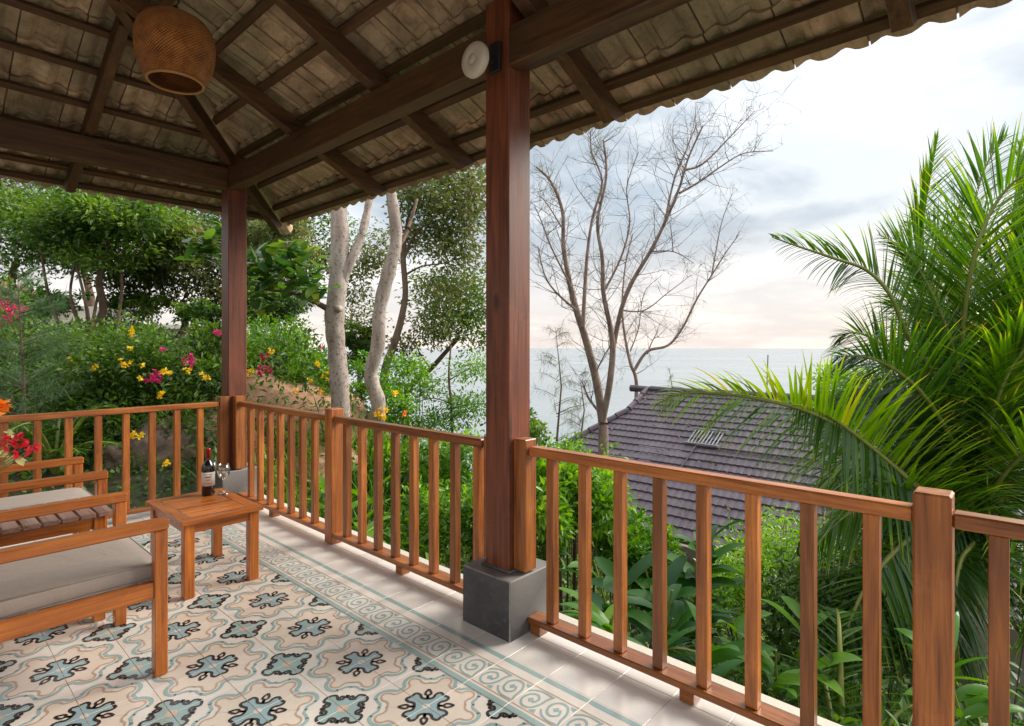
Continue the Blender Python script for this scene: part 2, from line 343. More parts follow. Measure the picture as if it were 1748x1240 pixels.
def copy_tree(o, dloc):
    r = o.copy(); COL.objects.link(r); r.location = o.location+Vector(dloc)
    for c in o.children:
        d = c.copy(); COL.objects.link(d); d.parent = r
        for g in c.children: e = g.copy(); COL.objects.link(e); e.parent = d
    return r
def project(p):
    q = Vector(p)-CAM; D = q.dot(FV)
    if D < .05: return None
    return CX+FPX*q.dot(RV)/D, HOR-FPX*q.z/D, D

# ------------------------------------------------------------------ floor
Pm = .4559; TS = Pm/2; V0, U0 = 1.624, 2.408
def poly(mb, pts, z, m, T):
    vs = [(T(p)[0], T(p)[1], z) for p in pts]
    a = sum(vs[i][0]*vs[(i+1) % len(vs)][1]-vs[(i+1) % len(vs)][0]*vs[i][1] for i in range(len(vs)))
    mb.add(vs, [tuple(range(len(vs))) if a > 0 else tuple(range(len(vs)))[::-1]], m)
def catmull(pts, n=4):
    P = [Vector((*p, 0)) if len(p) == 2 else Vector(p) for p in pts]; out = []
    for i in range(len(P)-1):
        p0 = P[max(i-1, 0)]; p1 = P[i]; p2 = P[i+1]; p3 = P[min(i+2, len(P)-1)]
        for k in range(n):
            t = k/n; out.append(.5*((2*p1)+(p2-p0)*t+(2*p0-5*p1+4*p2-p3)*t*t+(3*p1-p0-3*p2+p3)*t**3))
    out.append(P[-1]); return out
def ribbon(mb, pts, w, z, m, T, n=4, taper=False):
    c = catmull(pts, n) if n > 1 else [Vector((*p, 0)) for p in pts]; N = len(c); a = []; b = []
    for i, p in enumerate(c):
        d = (c[min(i+1, N-1)]-c[max(i-1, 0)]).normalized(); q = Vector((-d.y, d.x, 0)); ww = w/2
        if taper: ww *= .25+.75*math.sin(math.pi*(i+.3)/(N-.4))
        a.append(p+q*ww); b.append(p-q*ww)
    for i in range(N-1): poly(mb, [a[i], b[i], b[i+1], a[i+1]], z, m, T)
def motif_tile():
    """quarter tile: flower A centred on corner (1,1), square B centred on corner (0,0), units of the tile"""
    mb = MB(); g = .0018; s = TS
    mb.box((g/2, g/2, -.018), (s-g/2, s-g/2, 0), T_CREAM, .0012)
    def quarter(fn, org, sx):
        for sw in (0, 1):
            def T(p, sw=sw):
                x, y = (p[1], p[0]) if sw else (p[0], p[1])
                x = org[0]+sx*x*Pm; y = org[1]+sx*y*Pm
                return (min(max(x, g/2+.001), s-g/2-.001), min(max(y, g/2+.001), s-g/2-.001))
            fn(T)
    def A(T):
        lobe = [(.236, 0), (.238, .028), (.243, .052), (.222, .074), (.185, .076), (.155, .062), (.13, .056), (.105, .066), (.085, .085)]
        K = .86; lobe = [(a_*K, b_*K) for a_, b_ in lobe]
        poly(mb, [(0, 0)]+lobe, .0005, T_BLUE, T)
        ribbon(mb, lobe, .026, .0012, T_BLACK, T)
        ribbon(mb, [(.08*K, .08*K), (.125*K, .125*K)], .026, .0013, T_BLACK, T, 1)
        ribbon(mb, [(a_*K, b_*K) for a_, b_ in [(.122, .122), (.158, .118), (.182, .148), (.196, .196)]], .023, .0014, T_BLACK, T)
        poly(mb, [(0, 0), (.035, 0), (.025, .025)], .0009, T_PALE, T)
        br = [(.318, 0), (.32, .05), (.335, .085), (.372, .10), (.402, .135), (.395, .18), (.35, .205), (.305, .195), (.27, .20), (.245, .225), (.238, .24)]
        poly(mb, [(0, 0)]+br, .0002, tilecream2, T)
        ribbon(mb, br, .019, .0010, T_PINK, T)
        te = [(.355, 0), (.36, .04), (.395, .065), (.43, .105), (.442, .16), (.425, .215), (.39, .24)]
        ribbon(mb, te, .034, .0008, T_TEAL, T, taper=False)
        ribbon(mb, [(.40, .235), (.35, .247), (.315, .25), (.292, .27), (.285, .29)], .026, .0008, T_TEAL, T)
    def B(T):
        sq = [(.262, 0), (.256, .034), (.228, .066), (.19, .06), (.165, .045), (.138, .06), (.13, .092), (.118, .118)]
        K = .88; sq = [(a_*K, b_*K) for a_, b_ in sq]
        poly(mb, [(0, 0)]+sq, .0005, T_TEAL, T)
        ribbon(mb, sq[:6]+[(a_*K, b_*K) for a_, b_ in [(.132, .088), (.15, .108), (.172, .10), (.17, .08), (.155, .082)]], .025, .0012, T_BLACK, T)
        ribbon(mb, [(.118*K, .118*K), (.14*K, .125*K), (.15*K, .15*K)], .025, .0013, T_BLACK, T, 2)
        poly(mb, [(0, 0), (.048, 0), (.045, .02), (.034, .034)], .0009, T_PINK2, T)
    quarter(B, (0, 0), 1); quarter(A, (s, s), -1)
    return mb.build('floor_tile', mesh_only=True)
T_PINK2 = tilemat('tile_peach', (.62, .44, .33)); tilecream2 = tilemat('tile_sand', (.72, .63, .54))
def border_tile():
    mb = MB(); g = .002; w = .276; s = TS
    mb.box((g/2, g/2, -.018), (w-g/2, s-g/2, 0), T_CREAM, .0012)
    def T(p): return (min(max(p[0], .0026), w-.0026), min(max(p[1], .0026), s-.0026))
    for x0, x1, m in ((.003, .028, T_TEAL), (.040, .0465, T_PINK), (.186, .1925, T_PINK), (.240, .266, T_TEAL)):
        poly(mb, [(x0, .002), (x1, .002), (x1, s-.002), (x0, s-.002)], .0006, m, T)
    for k in range(2):
        y0 = k*s/2; fl = 1 if k else 0
        def Q(p, y0=y0, fl=fl): u = p[0]; return T((.05+(1-u if fl else u)*.13, y0+p[1]*s/2))
        ribbon(mb, [(.0, .02), (.25, .12), (.6, .16), (.88, .34), (.92, .64), (.68, .85), (.36, .78), (.24, .54), (.42, .34), (.64, .44)], .085, .0009, T_TEAL, lambda p: Q(p), 3)
        ribbon(mb, [(.04, .1), (.02, .5), (.12, .8), (.3, .98)], .07, .0009, T_TEAL, lambda p: Q(p), 3)
        poly(mb, [(.44, .56), (.56, .44), (.70, .56), (.56, .68)], .0008, T_BLUE, lambda p: Q(p))
        poly(mb, [(.82, .08), (1.0, .02), (.98, .28), (.88, .2)], .0008, T_TEAL, lambda p: Q(p))
    return mb.build('border_tile', mesh_only=True)
def white_tile(w, d):
    mb = MB(); g = .003; mb.box((g/2, g/2, -.018), (w-g/2, d-g/2, 0), T_WHITE, .0012); return mb.build('white_tile', mesh_only=True)
XE, YE = 1.592, 4.66            # end of the patterned field
BW = .276
XD, YD = 2.235, 5.50            # edge of the tiled deck
fl = MB(); fl.box((-2.6, -2.2, -.30), (XD+.05, YD+.1, -.0022), GROUT); floor = fl.build('floor'); struct(floor)
floor['label'] = 'tiled balcony floor with teal and black flower pattern inside a scroll border'
def inview(p, r=.35, m=40):
    q = project(p)
    if q is None or q[2] < .3: return False
    k = r*FPX/q[2]+m
    return -k < q[0] < IW+k and -k < q[1] < IH+k
mt = motif_tile(); i0 = 0
nt_ = 0
for i in range(-14, 16):
    for j in range(0, 22):
        x1 = V0-j*TS; x0 = x1-TS; y0 = U0+i*TS
        if not inview((x0+TS/2, y0+TS/2, 0), .2, 10): continue
        if y0 > YE-.02 or (j == 0 and False): continue
        # which diagonal: B sits on even-even nodes counted from (V0,U0)
        ex = j % 2; ey = i % 2          # corner (x1,y0) is B when both even
        # find the corner of this tile that is a B node: nodes (jx, iy) with both even -> B, both odd -> A
        if nt_ >= 290: break
        jb = j if j % 2 == 0 else j+1; ib = i if i % 2 == 0 else i+1
        if (jb-j, ib-i) == (0, 0): rot = math.pi/2; loc = (x1, y0)
        elif (jb-j, ib-i) == (1, 0): rot = 0; loc = (x0, y0)
        elif (jb-j, ib-i) == (1, 1): rot = -math.pi/2; loc = (x0, y0+TS)
        else: rot = math.pi; loc = (x1, y0+TS)
        o = link('floor_tile', mt, floor); o.matrix_parent_inverse = Matrix(); o.location = (*loc, random.uniform(-.0006, .0004)); o.rotation_euler = (0, 0, rot); nt_ += 1
bt = border_tile(); nb = 0
wt = white_tile(TS, TS); wt2 = white_tile(XD-(XE+BW)-TS+.05, TS)
for i in range(-14, 16):
    y0 = U0+i*TS
    if y0 < YE and inview((XE+.14, y0, 0), .2, 10):
        o = link('border_tile', bt, floor, (XE, y0, .0025)); o.matrix_parent_inverse = Matrix(); nb += 1
    for q, (xx, me) in enumerate(((XE+BW, wt), (XE+BW+TS, wt2))):
        if inview((xx+.1, y0, 0), .2, 10) and y0 < YD+.1-TS:
            o = link('white_tile', me, floor, (xx, y0, random.uniform(-.0005, .0005))); o.matrix_parent_inverse = Matrix()
for j in range(1, 9):
    x1 = XE-(j-1)*TS
    o = link('border_tile', bt, floor, (x1, YE+.02, .0028)); o.matrix_parent_inverse = Matrix(); o.rotation_euler = (0, 0, math.pi/2)
    for k, yy in enumerate((YE+.02+BW, YE+.02+BW+TS, YE+.02+BW+2*TS-.0)):
        if yy+TS < YD+.15:
            o = link('white_tile', wt, floor, (x1-TS, yy, .0006)); o.matrix_parent_inverse = Matrix()
# light edge strip that closes the deck
ed = MB(); ed.box((XD+.0505, -2.2, -.3), (XD+.11, YD+.16, .012), PLWHITE, .004); ed.box((-2.6, YD+.101, -.3), (XD+.05, YD+.16, .012), PLWHITE, .004)
e = ed.build('deck_kerb', floor); e['label'] = 'pale rendered kerb along the deck edge'

# ------------------------------------------------------------------ posts
def post(px, py, label, top):
    t = thing('wooden_post', label, 'post', (px, py, 0), 'posts carrying the balcony roof')
    m = MB(); m.box((px-.165, py-.165, -.004), (px+.165, py+.165, .285), PLINTH, .005, WORN); m.build('plinth', t)
    m = MB(); w = .082; m.box((px-w, py-w, .284), (px+w, py+w, top), POST[2], .005); s = m.build('shaft', t)
    # eased grout fillet round the foot
    m = MB(); m.box((px-w-.018, py-w-.018, .2855), (px+w+.018, py+w+.018, .295), PLINTH, .004); m.build('mortar_collar', t)
    return t
PX, PY, CY = 2.125, 1.965, 5.43
p1 = post(PX, PY, 'tall dark brown roof post on grey plinth between the two long railings', 3.16)
p2 = post(PX, CY, 'roof post at the far deck corner where the two railings meet', 3.16)
p3 = post(PX, -1.5, 'roof post behind the viewpoint at the near end of the deck', 3.16)
kn = MB(); kn.tube([(PX-.083, PY-.01, 1.03), (PX-.0835, PY-.01, 1.03)], .012, METAL, 10)

# ------------------------------------------------------------------ railings
BS = .187
def railing(axis, name, label, a0, a1, c, bal, newels, feet, ends):
    t = thing(name, label, 'railing', ((c, a0, 0) if axis == 1 else (a0, c, 0)))
    def bx(mb, u0, u1, d0, d1, z0, z1, m, bev=.004):
        if axis == 1: mb.box((c+d0, u0, z0), (c+d1, u1, z1), m, bev)
        else: mb.box((u0, c-d1, z0), (u1, c-d0, z1), m, bev)
    cuts = sorted([a0]+[q for n in newels for q in (n-.047, n+.047)]+[a1])
    for k in range(0, len(cuts), 2):
        m = MB(); bx(m, cuts[k], cuts[k+1], -.032, .032, .866, .911, RAIL[axis], .006); m.build('top_rail', t)
        m = MB(); bx(m, cuts[k], cuts[k+1], -.043, .043, .052, .082, RAIL[axis], .004); m.build('bottom_rail', t)
    me = None
    for u in bal:
        m = MB(); h = .0225
        m.box((-h, -h, .083), (h, h, .865), RAIL[2], .0025)
        if me is None: me = m.build('baluster', mesh_only=True)
        o = link('baluster', me, t); o.matrix_parent_inverse = Matrix(); loc = Vector((c, u, 0) if axis == 1 else (u, c, 0)); o.location = loc-t.location+Vector((0, 0, 0)); o.rotation_euler = (0, 0, random.uniform(-.02, .02))
    for n in newels:
        m = MB(); bx(m, n-.047, n+.047, -.05, .05, .004, .963, RAIL[2], .006); m.build('newel_post', t)
    for (e0, e1) in ends:
        m = MB(); bx(m, e0, e1, -.035, .03, .2865 if axis == 1 and e0 < 3 and e0 > 1 else .2866, .945, RAIL[2], .004); m.build('end_stile', t)
    for f in feet:
        m = MB(); bx(m, f-.03, f+.03, -.036, .036, .003, .0515, RAIL[axis], .003); m.build('foot_block', t)
    return t
RX = 2.125
railing(1, 'balcony_railing', 'right railing of orange teak from the tall post past the thick newel', -.9, PY-.167, RX,
        [1.673-BS*k for k in range(8)]+[.054-BS*k for k in range(5)], [.204], [1.755, .98], [])
railing(1, 'balcony_railing', 'middle railing of many teak balusters between the two roof posts', PY+.167, CY-.167, RX,
        [5.06-BS*k for k in range(7)]+[3.49-BS*k for k in range(8)], [3.665], [4.60, 2.85], [])
railing(0, 'balcony_railing', 'left railing behind the chairs ending at the far corner post', -1.6, RX-.167, CY-.07,
        [1.808-.184*k for k in range(17)], [], [1.2, .2], [])
# short uprights standing on the plinths
for (y0, y1, lab) in ((PY-.165, PY-.086, 'upright'), (PY+.088, PY+.16, 'upright'), (CY-.165, CY-.086, 'upright')): pass
def stile(par, a, b):
    m = MB(); m.box(a, b, RAIL[2], .004); o = m.build('end_stile', par)
R_ = [o for o in COL.objects if o.name.startswith('balcony_railing')]
stile(R_[0], (RX-.05, PY-.163, .2960), (RX+.035, PY-.0835, .945)); stile(R_[1], (RX-.05, CY-.163, .2960), (RX+.035, CY-.0835, .955)); stile(R_[1], (RX-.03, PY+.0835, .2960), (RX+.04, PY+.15, .93))
stile(R_[2], (RX-.163, CY-.11, .2960), (RX-.0835, CY-.03, .955))
# rails run on to the uprights over the plinths
for par, y0, y1 in ((R_[0], PY-.1665, PY-.1635), ): pass

# ------------------------------------------------------------------ roof
SL = .45; ZB = 3.03; RT = .115/math.cos(math.atan(SL))     # rafter bottom height over the beam, rafter depth measured upright
CA = math.cos(math.atan(SL)); SA = math.sin(math.atan(SL))
def zx(x, c=ZB): return c-SL*(x-PX)
def zy(y, c=ZB): return c-SL*(y-CY)
roof = thing('balcony_roof', 'hipped balcony roof of dark rafters and weathered concrete tiles seen from below', 'roof', (0.9, 2.4, 3.5))
APX = PX-2.5; APY = CY-2.5
def rbeam(name, p0, p1, w, h, m, **k):
    mb = MB(); mb.beam(p0, p1, w, h, m, **k); return mb.build(name, roof)
# tie beams between the posts
m = MB(); m.box((PX-.085, PY+.084, 2.835), (PX+.015, CY-.084, 3.03), BEAM[1], .006); m.build('tie_beam', roof)
m = MB(); m.box((PX-.085, -1.41, 2.79), (PX+.015, PY-.084, 2.985), BEAM[1], .006); m.build('tie_beam', roof)
m = MB(); m.box((-2.6, CY-.085, 2.835), (PX-.0845, CY+.015, 3.03), BEAM[0], .006); m.build('tie_beam', roof)
OT = .765
# common rafters: seaward side
for y in (4.20, 3.09, 1.80, .375, -.95):
    xi = max(PX-(CY-y)+.05, APX+.05); x1 = PX+OT
    rbeam('rafter', (xi, y, zx(xi)), (x1, y, zx(x1)), .078, .118, BEAM[0], cut1=.075)
for x in (1.02, -.15, -1.3):
    yi = max(CY-(PX-x)+.05, APY+.05); y1 = CY+OT-.04
    rbeam('rafter', (x, yi, zy(yi)), (x, y1, zy(y1)), .066, .118, BEAM[1], cut1=.075)
rbeam('hip_rafter', (APX, APY, ZB+SL*2.5-.01), (PX+OT+.02, CY+OT+.02, ZB-SL*(OT+.02)-.01), .075, .12, BEAM[0], cut1=.07)
rbeam('ridge_beam', (APX, APY, ZB+SL*2.5), (APX, -2.0, ZB+SL*2.5), .07, .14, BEAM[1])
# battens
ZT = ZB+RT   # top of rafters
def batten_x(xc):
    y1 = CY+(xc-PX)-.02; mb = MB(); th = math.atan(SL)
    mb.beam((xc, -2.0, zx(xc, ZT)+.001), (xc, y1, zx(xc, ZT)+.001), .055, .034, BEAM[1], up=(SA, 0, CA)); mb.build('batten', roof)
def batten_y(yc):
    x1 = PX+(yc-CY)-.02; mb = MB()
    mb.beam((-2.6, yc, zy(yc, ZT)+.001), (x1, yc, zy(yc, ZT)+.001), .055, .034, BEAM[0], up=(0, SA, CA)); mb.build('batten', roof)
BX = [2.91, 2.74, 2.455, 2.13, 1.815, 1.49, 1.165, .84, .515, .19, -.135, -.37]
BY = [CY+d for d in (.75, .56, .165, -.16, -.485, -.81, -1.135, -1.46, -1.785, -2.11, -2.44)]
for x in BX: batten_x(x)
for y in BY: batten_y(y)
# tiles
TW = .3232; TZ = ZT+.034/CA
def tile_mesh(Ls, clip=None, name='roof_tile'):
    """local: u across (0..TW), s up-slope (0..Ls); wavy plate with cross ribs beneath"""
    mb = MB(); n = 16; th = .021; g = .0042
    def wz(u): return .019*math.cos(2*math.pi*(u/TW*2-.33*2))+.004*math.cos(4*math.pi*(u/TW*2-.66))
    us = [g+(TW-2*g)*k/n for k in range(n+1)]; vs = []; fs = []
    for s_, lift in ((0, .027), (Ls, 0)):
        for u in us: vs.append((u, s_, .021+wz(u)+lift)); 
        for u in us: vs.append((u, s_, .021+wz(u)+lift+th))
    N = n+1
    for k in range(n):
        fs += [(k, 2*N+k, 2*N+k+1, k+1), (N+k, N+k+1, 3*N+k+1, 3*N+k), (k, k+1, N+k+1, N+k), (2*N+k, 3*N+k, 3*N+k+1, 2*N+k+1)]
    fs += [(0, N, 3*N, 2*N), (n, 2*N+n, 3*N+n, N+n)]
    mb.add(vs, fs, RTILE)
    # side lap groove strip and two arched ribs
    for s_ in (.3, .66):
        pts = [(u, Ls*s_+.02*math.sin(math.pi*(u-.09)/.11), .0185+wz(u)+.027*(1-s_)-.002) for u in [.09+.11*k/6 for k in range(7)]]
        mb.tube(pts, .0045, RTILE, 4)
    mb.add([(TW*.62+a, Ls*b, .013+wz(TW*.62+a)+.027*(1-b)) for a, b in ((0, .02), (.035, .02), (.035, .98), (0, .98))], [(0, 3, 2, 1)], RTILE)
    mb.add([(TW+a, Ls*b, .021+th+.002+wz(TW+a)+.027*(1-b)+h_) for h_ in (0, .006) for a, b in ((-.03, .0), (.03, .0), (.03, .97), (-.03, .97))], [(0, 3, 2, 1), (4, 5, 6, 7), (0, 1, 5, 4), (2, 3, 7, 6)], RTILE)
    return mb.build(name, mesh_only=True)
def course(vals, eave):
    out = []; lo = eave
    for k in range(len(vals)):
        out.append((lo, vals[k])); lo = vals[k]
    return out
ntile = 0
stuffm = MB()
tcache = {}
def slope_tiles(side):
    global ntile
    if side == 'x': rows = [3.055]+[v for i, v in enumerate(BX) if i != 0]
    else: rows = [CY+.925]+[v for i, v in enumerate(BY) if i != 0]
    for r in range(len(rows)-1):
        lo, hi = rows[r], rows[r+1]-.045       # head runs a little past its batten
        Ls = (lo-hi)/CA+(.05 if r else 0); lo_ = lo+(.05*CA if r else 0)
        key = round(Ls, 2)
        if key not in tcache: tcache[key] = tile_mesh(Ls)
        me = tcache[key]
        ks = range(-7, 22) if side == 'x' else range(-9, 10)
        for k in ks:
            if side == 'x': a0 = .21+TW*k; lim = CY+(hi-PX)
            else: a0 = .54+TW*k; lim = PX+(hi-CY)
            if a0 > lim+.10: continue
            clip = a0+TW > lim+.0
            mid = a0+TW/2; zc = TZ-SL*((lo_+hi)/2-(PX if side == 'x' else CY))
            c = ((lo_+hi)/2, mid, zc) if side == 'x' else (mid, (lo_+hi)/2, zc)
            if a0 < -2.3 or (side == 'y' and a0 < -2.6): continue
            zlo = TZ-SL*(lo_-(PX if side == 'x' else CY))
            if side == 'x':   # u -> +y, s -> -x up
                M = Matrix(((0, -CA, SA, lo_), (1, 0, 0, a0), (0, SA, CA, zlo), (0, 0, 0, 1)))
            else:             # u -> -x? keep u -> x, s -> -y up (mirror across keeps winding by scale)
                M = Matrix(((1, 0, 0, a0), (0, -CA, SA, lo_), (0, SA, CA, zlo), (0, 0, 0, 1)))
            M = M @ Matrix.Translation((0, 0, random.uniform(0, .004)))
            if clip:
                mb = MB(); vs = []
                for v in me.vertices:
                    p = M@v.co
                    q = (p.y-CY)-(p.x-PX) if side == 'x' else (p.x-PX)-(p.y-CY)
                    if q > -.004:
                        if side == 'x': p.y = CY+(p.x-PX)-.004
                        else: p.x = PX+(p.y-CY)-.004
                    vs.append(p)
                if inview(c, .3, 0) and ntile < 296:
                    mb.add(vs, [tuple(f.vertices) for f in me.polygons], RTILE); mb.build('roof_tile', roof); ntile += 1
                else: stuffm.add(vs, [tuple(f.vertices) for f in me.polygons], RTILE)
            elif inview(c, .28, 0) and ntile < 296:
                o = link('roof_tile', me, roof); o.matrix_parent_inverse = Matrix.Translation(-roof.location); o.matrix_basis = M; ntile += 1
            else: stuffm.add([M@v.co for v in me.vertices], [tuple(f.vertices) for f in me.polygons], RTILE)
slope_tiles('x'); slope_tiles('y')
o = stuffm.build('roof_tiling', roof); o['kind'] = 'stuff'
# hip cap over the corner, ridge and unseen rear slope carried on to block light
mb = MB(); mb.tube([(PX+.95, CY+.95, TZ-SL*.95+.02), (APX, APY, TZ+SL*2.5+.03)], .085, RTILE, 10); mb.tube([(APX, APY, TZ+SL*2.5+.03), (APX, -2.2, TZ+SL*2.5+.03)], .085, RTILE, 10); mb.build('hip_cap', roof)
mb = MB(); zz = TZ+SL*2.5
mb.add([(APX, -2.2, zz), (APX, APY, zz), (-2.9, CY+.9, TZ-SL*.9), (-2.9, -2.2, zz-1.13), (APX, -2.2, zz+.03), (APX, APY, zz+.03), (-2.9, CY+.9, TZ-SL*.9+.03), (-2.9, -2.2, zz-1.1)],
       [(0, 3, 2, 1), (4, 5, 6, 7), (0, 1, 5, 4), (2, 3, 7, 6)], RTILE); o = mb.build('rear_slope', roof)

# ------------------------------------------------------------------ lantern and wall lamp
def weave():
    m, nt, b = newmat('woven_bamboo'); uv = NT(nt, 'ShaderNodeUVMap'); uv.uv_map = 'u'
    sp = NT(nt, 'ShaderNodeSeparateXYZ'); L(nt, uv.outputs[0], sp.inputs[0])
    a = math_(nt, 'SINE', math_(nt, 'MULTIPLY', sp.outputs[0], 2*math.pi*64)); c = math_(nt, 'SINE', math_(nt, 'MULTIPLY', sp.outputs[1], 2*math.pi*42))
    w = math_(nt, 'MULTIPLY', a, c); g = NT(nt, 'ShaderNodeNewGeometry'); n = noise(nt, g.outputs['Position'], 20, 4, .6)
    col = ramp(nt, math_(nt, 'ADD', math_(nt, 'MULTIPLY', w, .35), n), [(.15, (.10, .028, .006)), (.5, (.40, .125, .02)), (.9, (.62, .26, .06))]).outputs[0]
    L(nt, col, b.inputs['Base Color']); b.inputs['Roughness'].default_value = .5; bump(nt, b, w, .8, .006); return m
WEAVE = weave()
LX, LY, LZ = .868, 2.88, 2.765
lan = thing('pendant_lantern', 'egg shaped woven bamboo pendant lantern hanging from the rafters', 'lantern', (LX, LY, LZ))
def shell(prof, n=48):
    me_v = []; fs = []; uv = []
    for i, (r, z) in enumerate(prof):
        for k in range(n): t = 2*math.pi*k/n; me_v.append((LX+r*math.cos(t), LY+r*math.sin(t), LZ+z))
    N = len(prof)
    for i in range(N-1):
        for k in range(n):
            fs.append((i*n+k, i*n+(k+1) % n, (i+1)*n+(k+1) % n, (i+1)*n+k)); uv += [(k/n, i/(N-1)), ((k+1)/n, i/(N-1)), ((k+1)/n, (i+1)/(N-1)), (k/n, (i+1)/(N-1))]
    me = bpy.data.meshes.new('shade'); me.from_pydata(me_v, [], fs); l = me.uv_layers.new(name='u')
    l.data.foreach_set('uv', [c for u in uv for c in u]); me.materials.append(WEAVE); me.polygons.foreach_set('use_smooth', [True]*len(fs)); me.update(); return me
prof = [(.112, -.150), (.132, -.125), (.149, -.085), (.160, -.035), (.165, .015), (.162, .055), (.151, .092), (.126, .126), (.088, .148), (.04, .158), (.012, .160)]
prof2 = [(r-.006, z) for r, z in prof]
link('shade', shell([prof2[-1-i] for i in range(len(prof2))][::-1][:1]+prof[0:0]+prof), lan)
o = link('shade_lining', shell(prof2[::-1]), lan)
m = MB(); m.tube([(LX+.113*math.cos(t), LY+.113*math.sin(t), LZ-.150) for t in [2*math.pi*k/32 for k in range(33)]], .007, WEAVE2 if 'WEAVE2' in globals() else simple('bamboo_rim', (.36, .17, .05), .5), 6); m.build('rim', lan, True)
m = MB(); m.tube([(LX, LY, LZ+.155), (LX, LY, LZ+.20)], .012, METAL, 8); m.tube([(LX, LY, LZ+.20), (LX+.014, LY, LZ+.225), (LX, LY, LZ+.25)], .006, METAL, 6); m.build('hook', lan)
m = MB(); m.tube([(LX, LY, LZ+.245), (LX, LY, 3.70)], .005, WHITEP, 6); m.build('cord', lan)
wl = thing('wall_lamp', 'round cream lamp bracketed to the tall post beside the tie beam', 'lamp', (PX-.2, PY, 2.79))
lx = PX-.245
m = MB(); seg = 36
for (x0, r0, x1, r1) in ((-.0, .0, -.0, .0),): pass
def disc(mb, prof, mat, cx, cy, cz):
    vs = []; fs = []
    for (r, x) in prof:
        for k in range(seg): t = 2*math.pi*k/seg; vs.append((cx+x, cy+r*math.cos(t), cz+r*math.sin(t)))
    for i in range(len(prof)-1):
        for k in range(seg): fs.append((i*seg+k, i*seg+(k+1) % seg, (i+1)*seg+(k+1) % seg, (i+1)*seg+k))
    mb.add(vs, fs, mat)
disc(m, [(.0005, -.012), (.022, -.012), (.025, -.009), (.029, -.012), (.055, -.011), (.078, -.006), (.084, .004), (.084, .022), (.074, .034), (.04, .04), (.0005, .042)], WHITEP, lx, PY, 2.79)
m.build('lamp_body', wl, True)
m = MB(); m.tube([(lx+.035, PY, 2.79), (lx+.08, PY, 2.82), (PX-.083, PY, 2.84)], .016, METAL, 8); m.box((PX-.102, PY-.035, 2.78), (PX-.0825, PY+.035, 2.93), METAL, .003); m.build('bracket', wl)

# ------------------------------------------------------------------ furniture
def cushion(mb, a, b, mat, r=.03):
    a = Vector(a); b = Vector(b); n = 10; c = (a+b)/2; h = (b-a)/2
    vs = []; fs = []
    # rounded box by projecting a grid
    import itertools
    idx = {}
    def pt(ix, iy, iz):
        key = (ix, iy, iz)
        if key in idx: return idx[key]
        q = Vector((ix/n*2-1, iy/n*2-1, iz/2*2-1 if False else iz/4*2-1))
        p = Vector((q.x*h.x, q.y*h.y, q.z*h.z)); inner = Vector((max(-(h.x-r), min(h.x-r, p.x)), max(-(h.y-r), min(h.y-r, p.y)), max(-(h.z-r), min(h.z-r, p.z))))
        d = p-inner
        if d.length > 1e-9: p = inner+d.normalized()*r
        if abs(q.z) > .99: p.z += .008*math.copysign(1, q.z)*(1-q.x**4)*(1-q.y**4)
        idx[key] = len(vs); vs.append(c+p); return idx[key]
    for iz in (0, 4):
        for i in range(n):
            for j in range(n):
                f = [pt(i, j, iz), pt(i+1, j, iz), pt(i+1, j+1, iz), pt(i, j+1, iz)]; fs.append(f if iz else f[::-1])
    for k in range(4):
        for i in range(n):
            fs.append([pt(i, 0, k), pt(i+1, 0, k), pt(i+1, 0, k+1), pt(i, 0, k+1)]); fs.append([pt(i, n, k), pt(i, n, k+1), pt(i+1, n, k+1), pt(i+1, n, k)])
            fs.append([pt(0, i, k), pt(0, i, k+1), pt(0, i+1, k+1), pt(0, i+1, k)]); fs.append([pt(n, i, k), pt(n, i+1, k), pt(n, i+1, k+1), pt(n, i, k+1)])
    mb.add(vs, fs, mat)
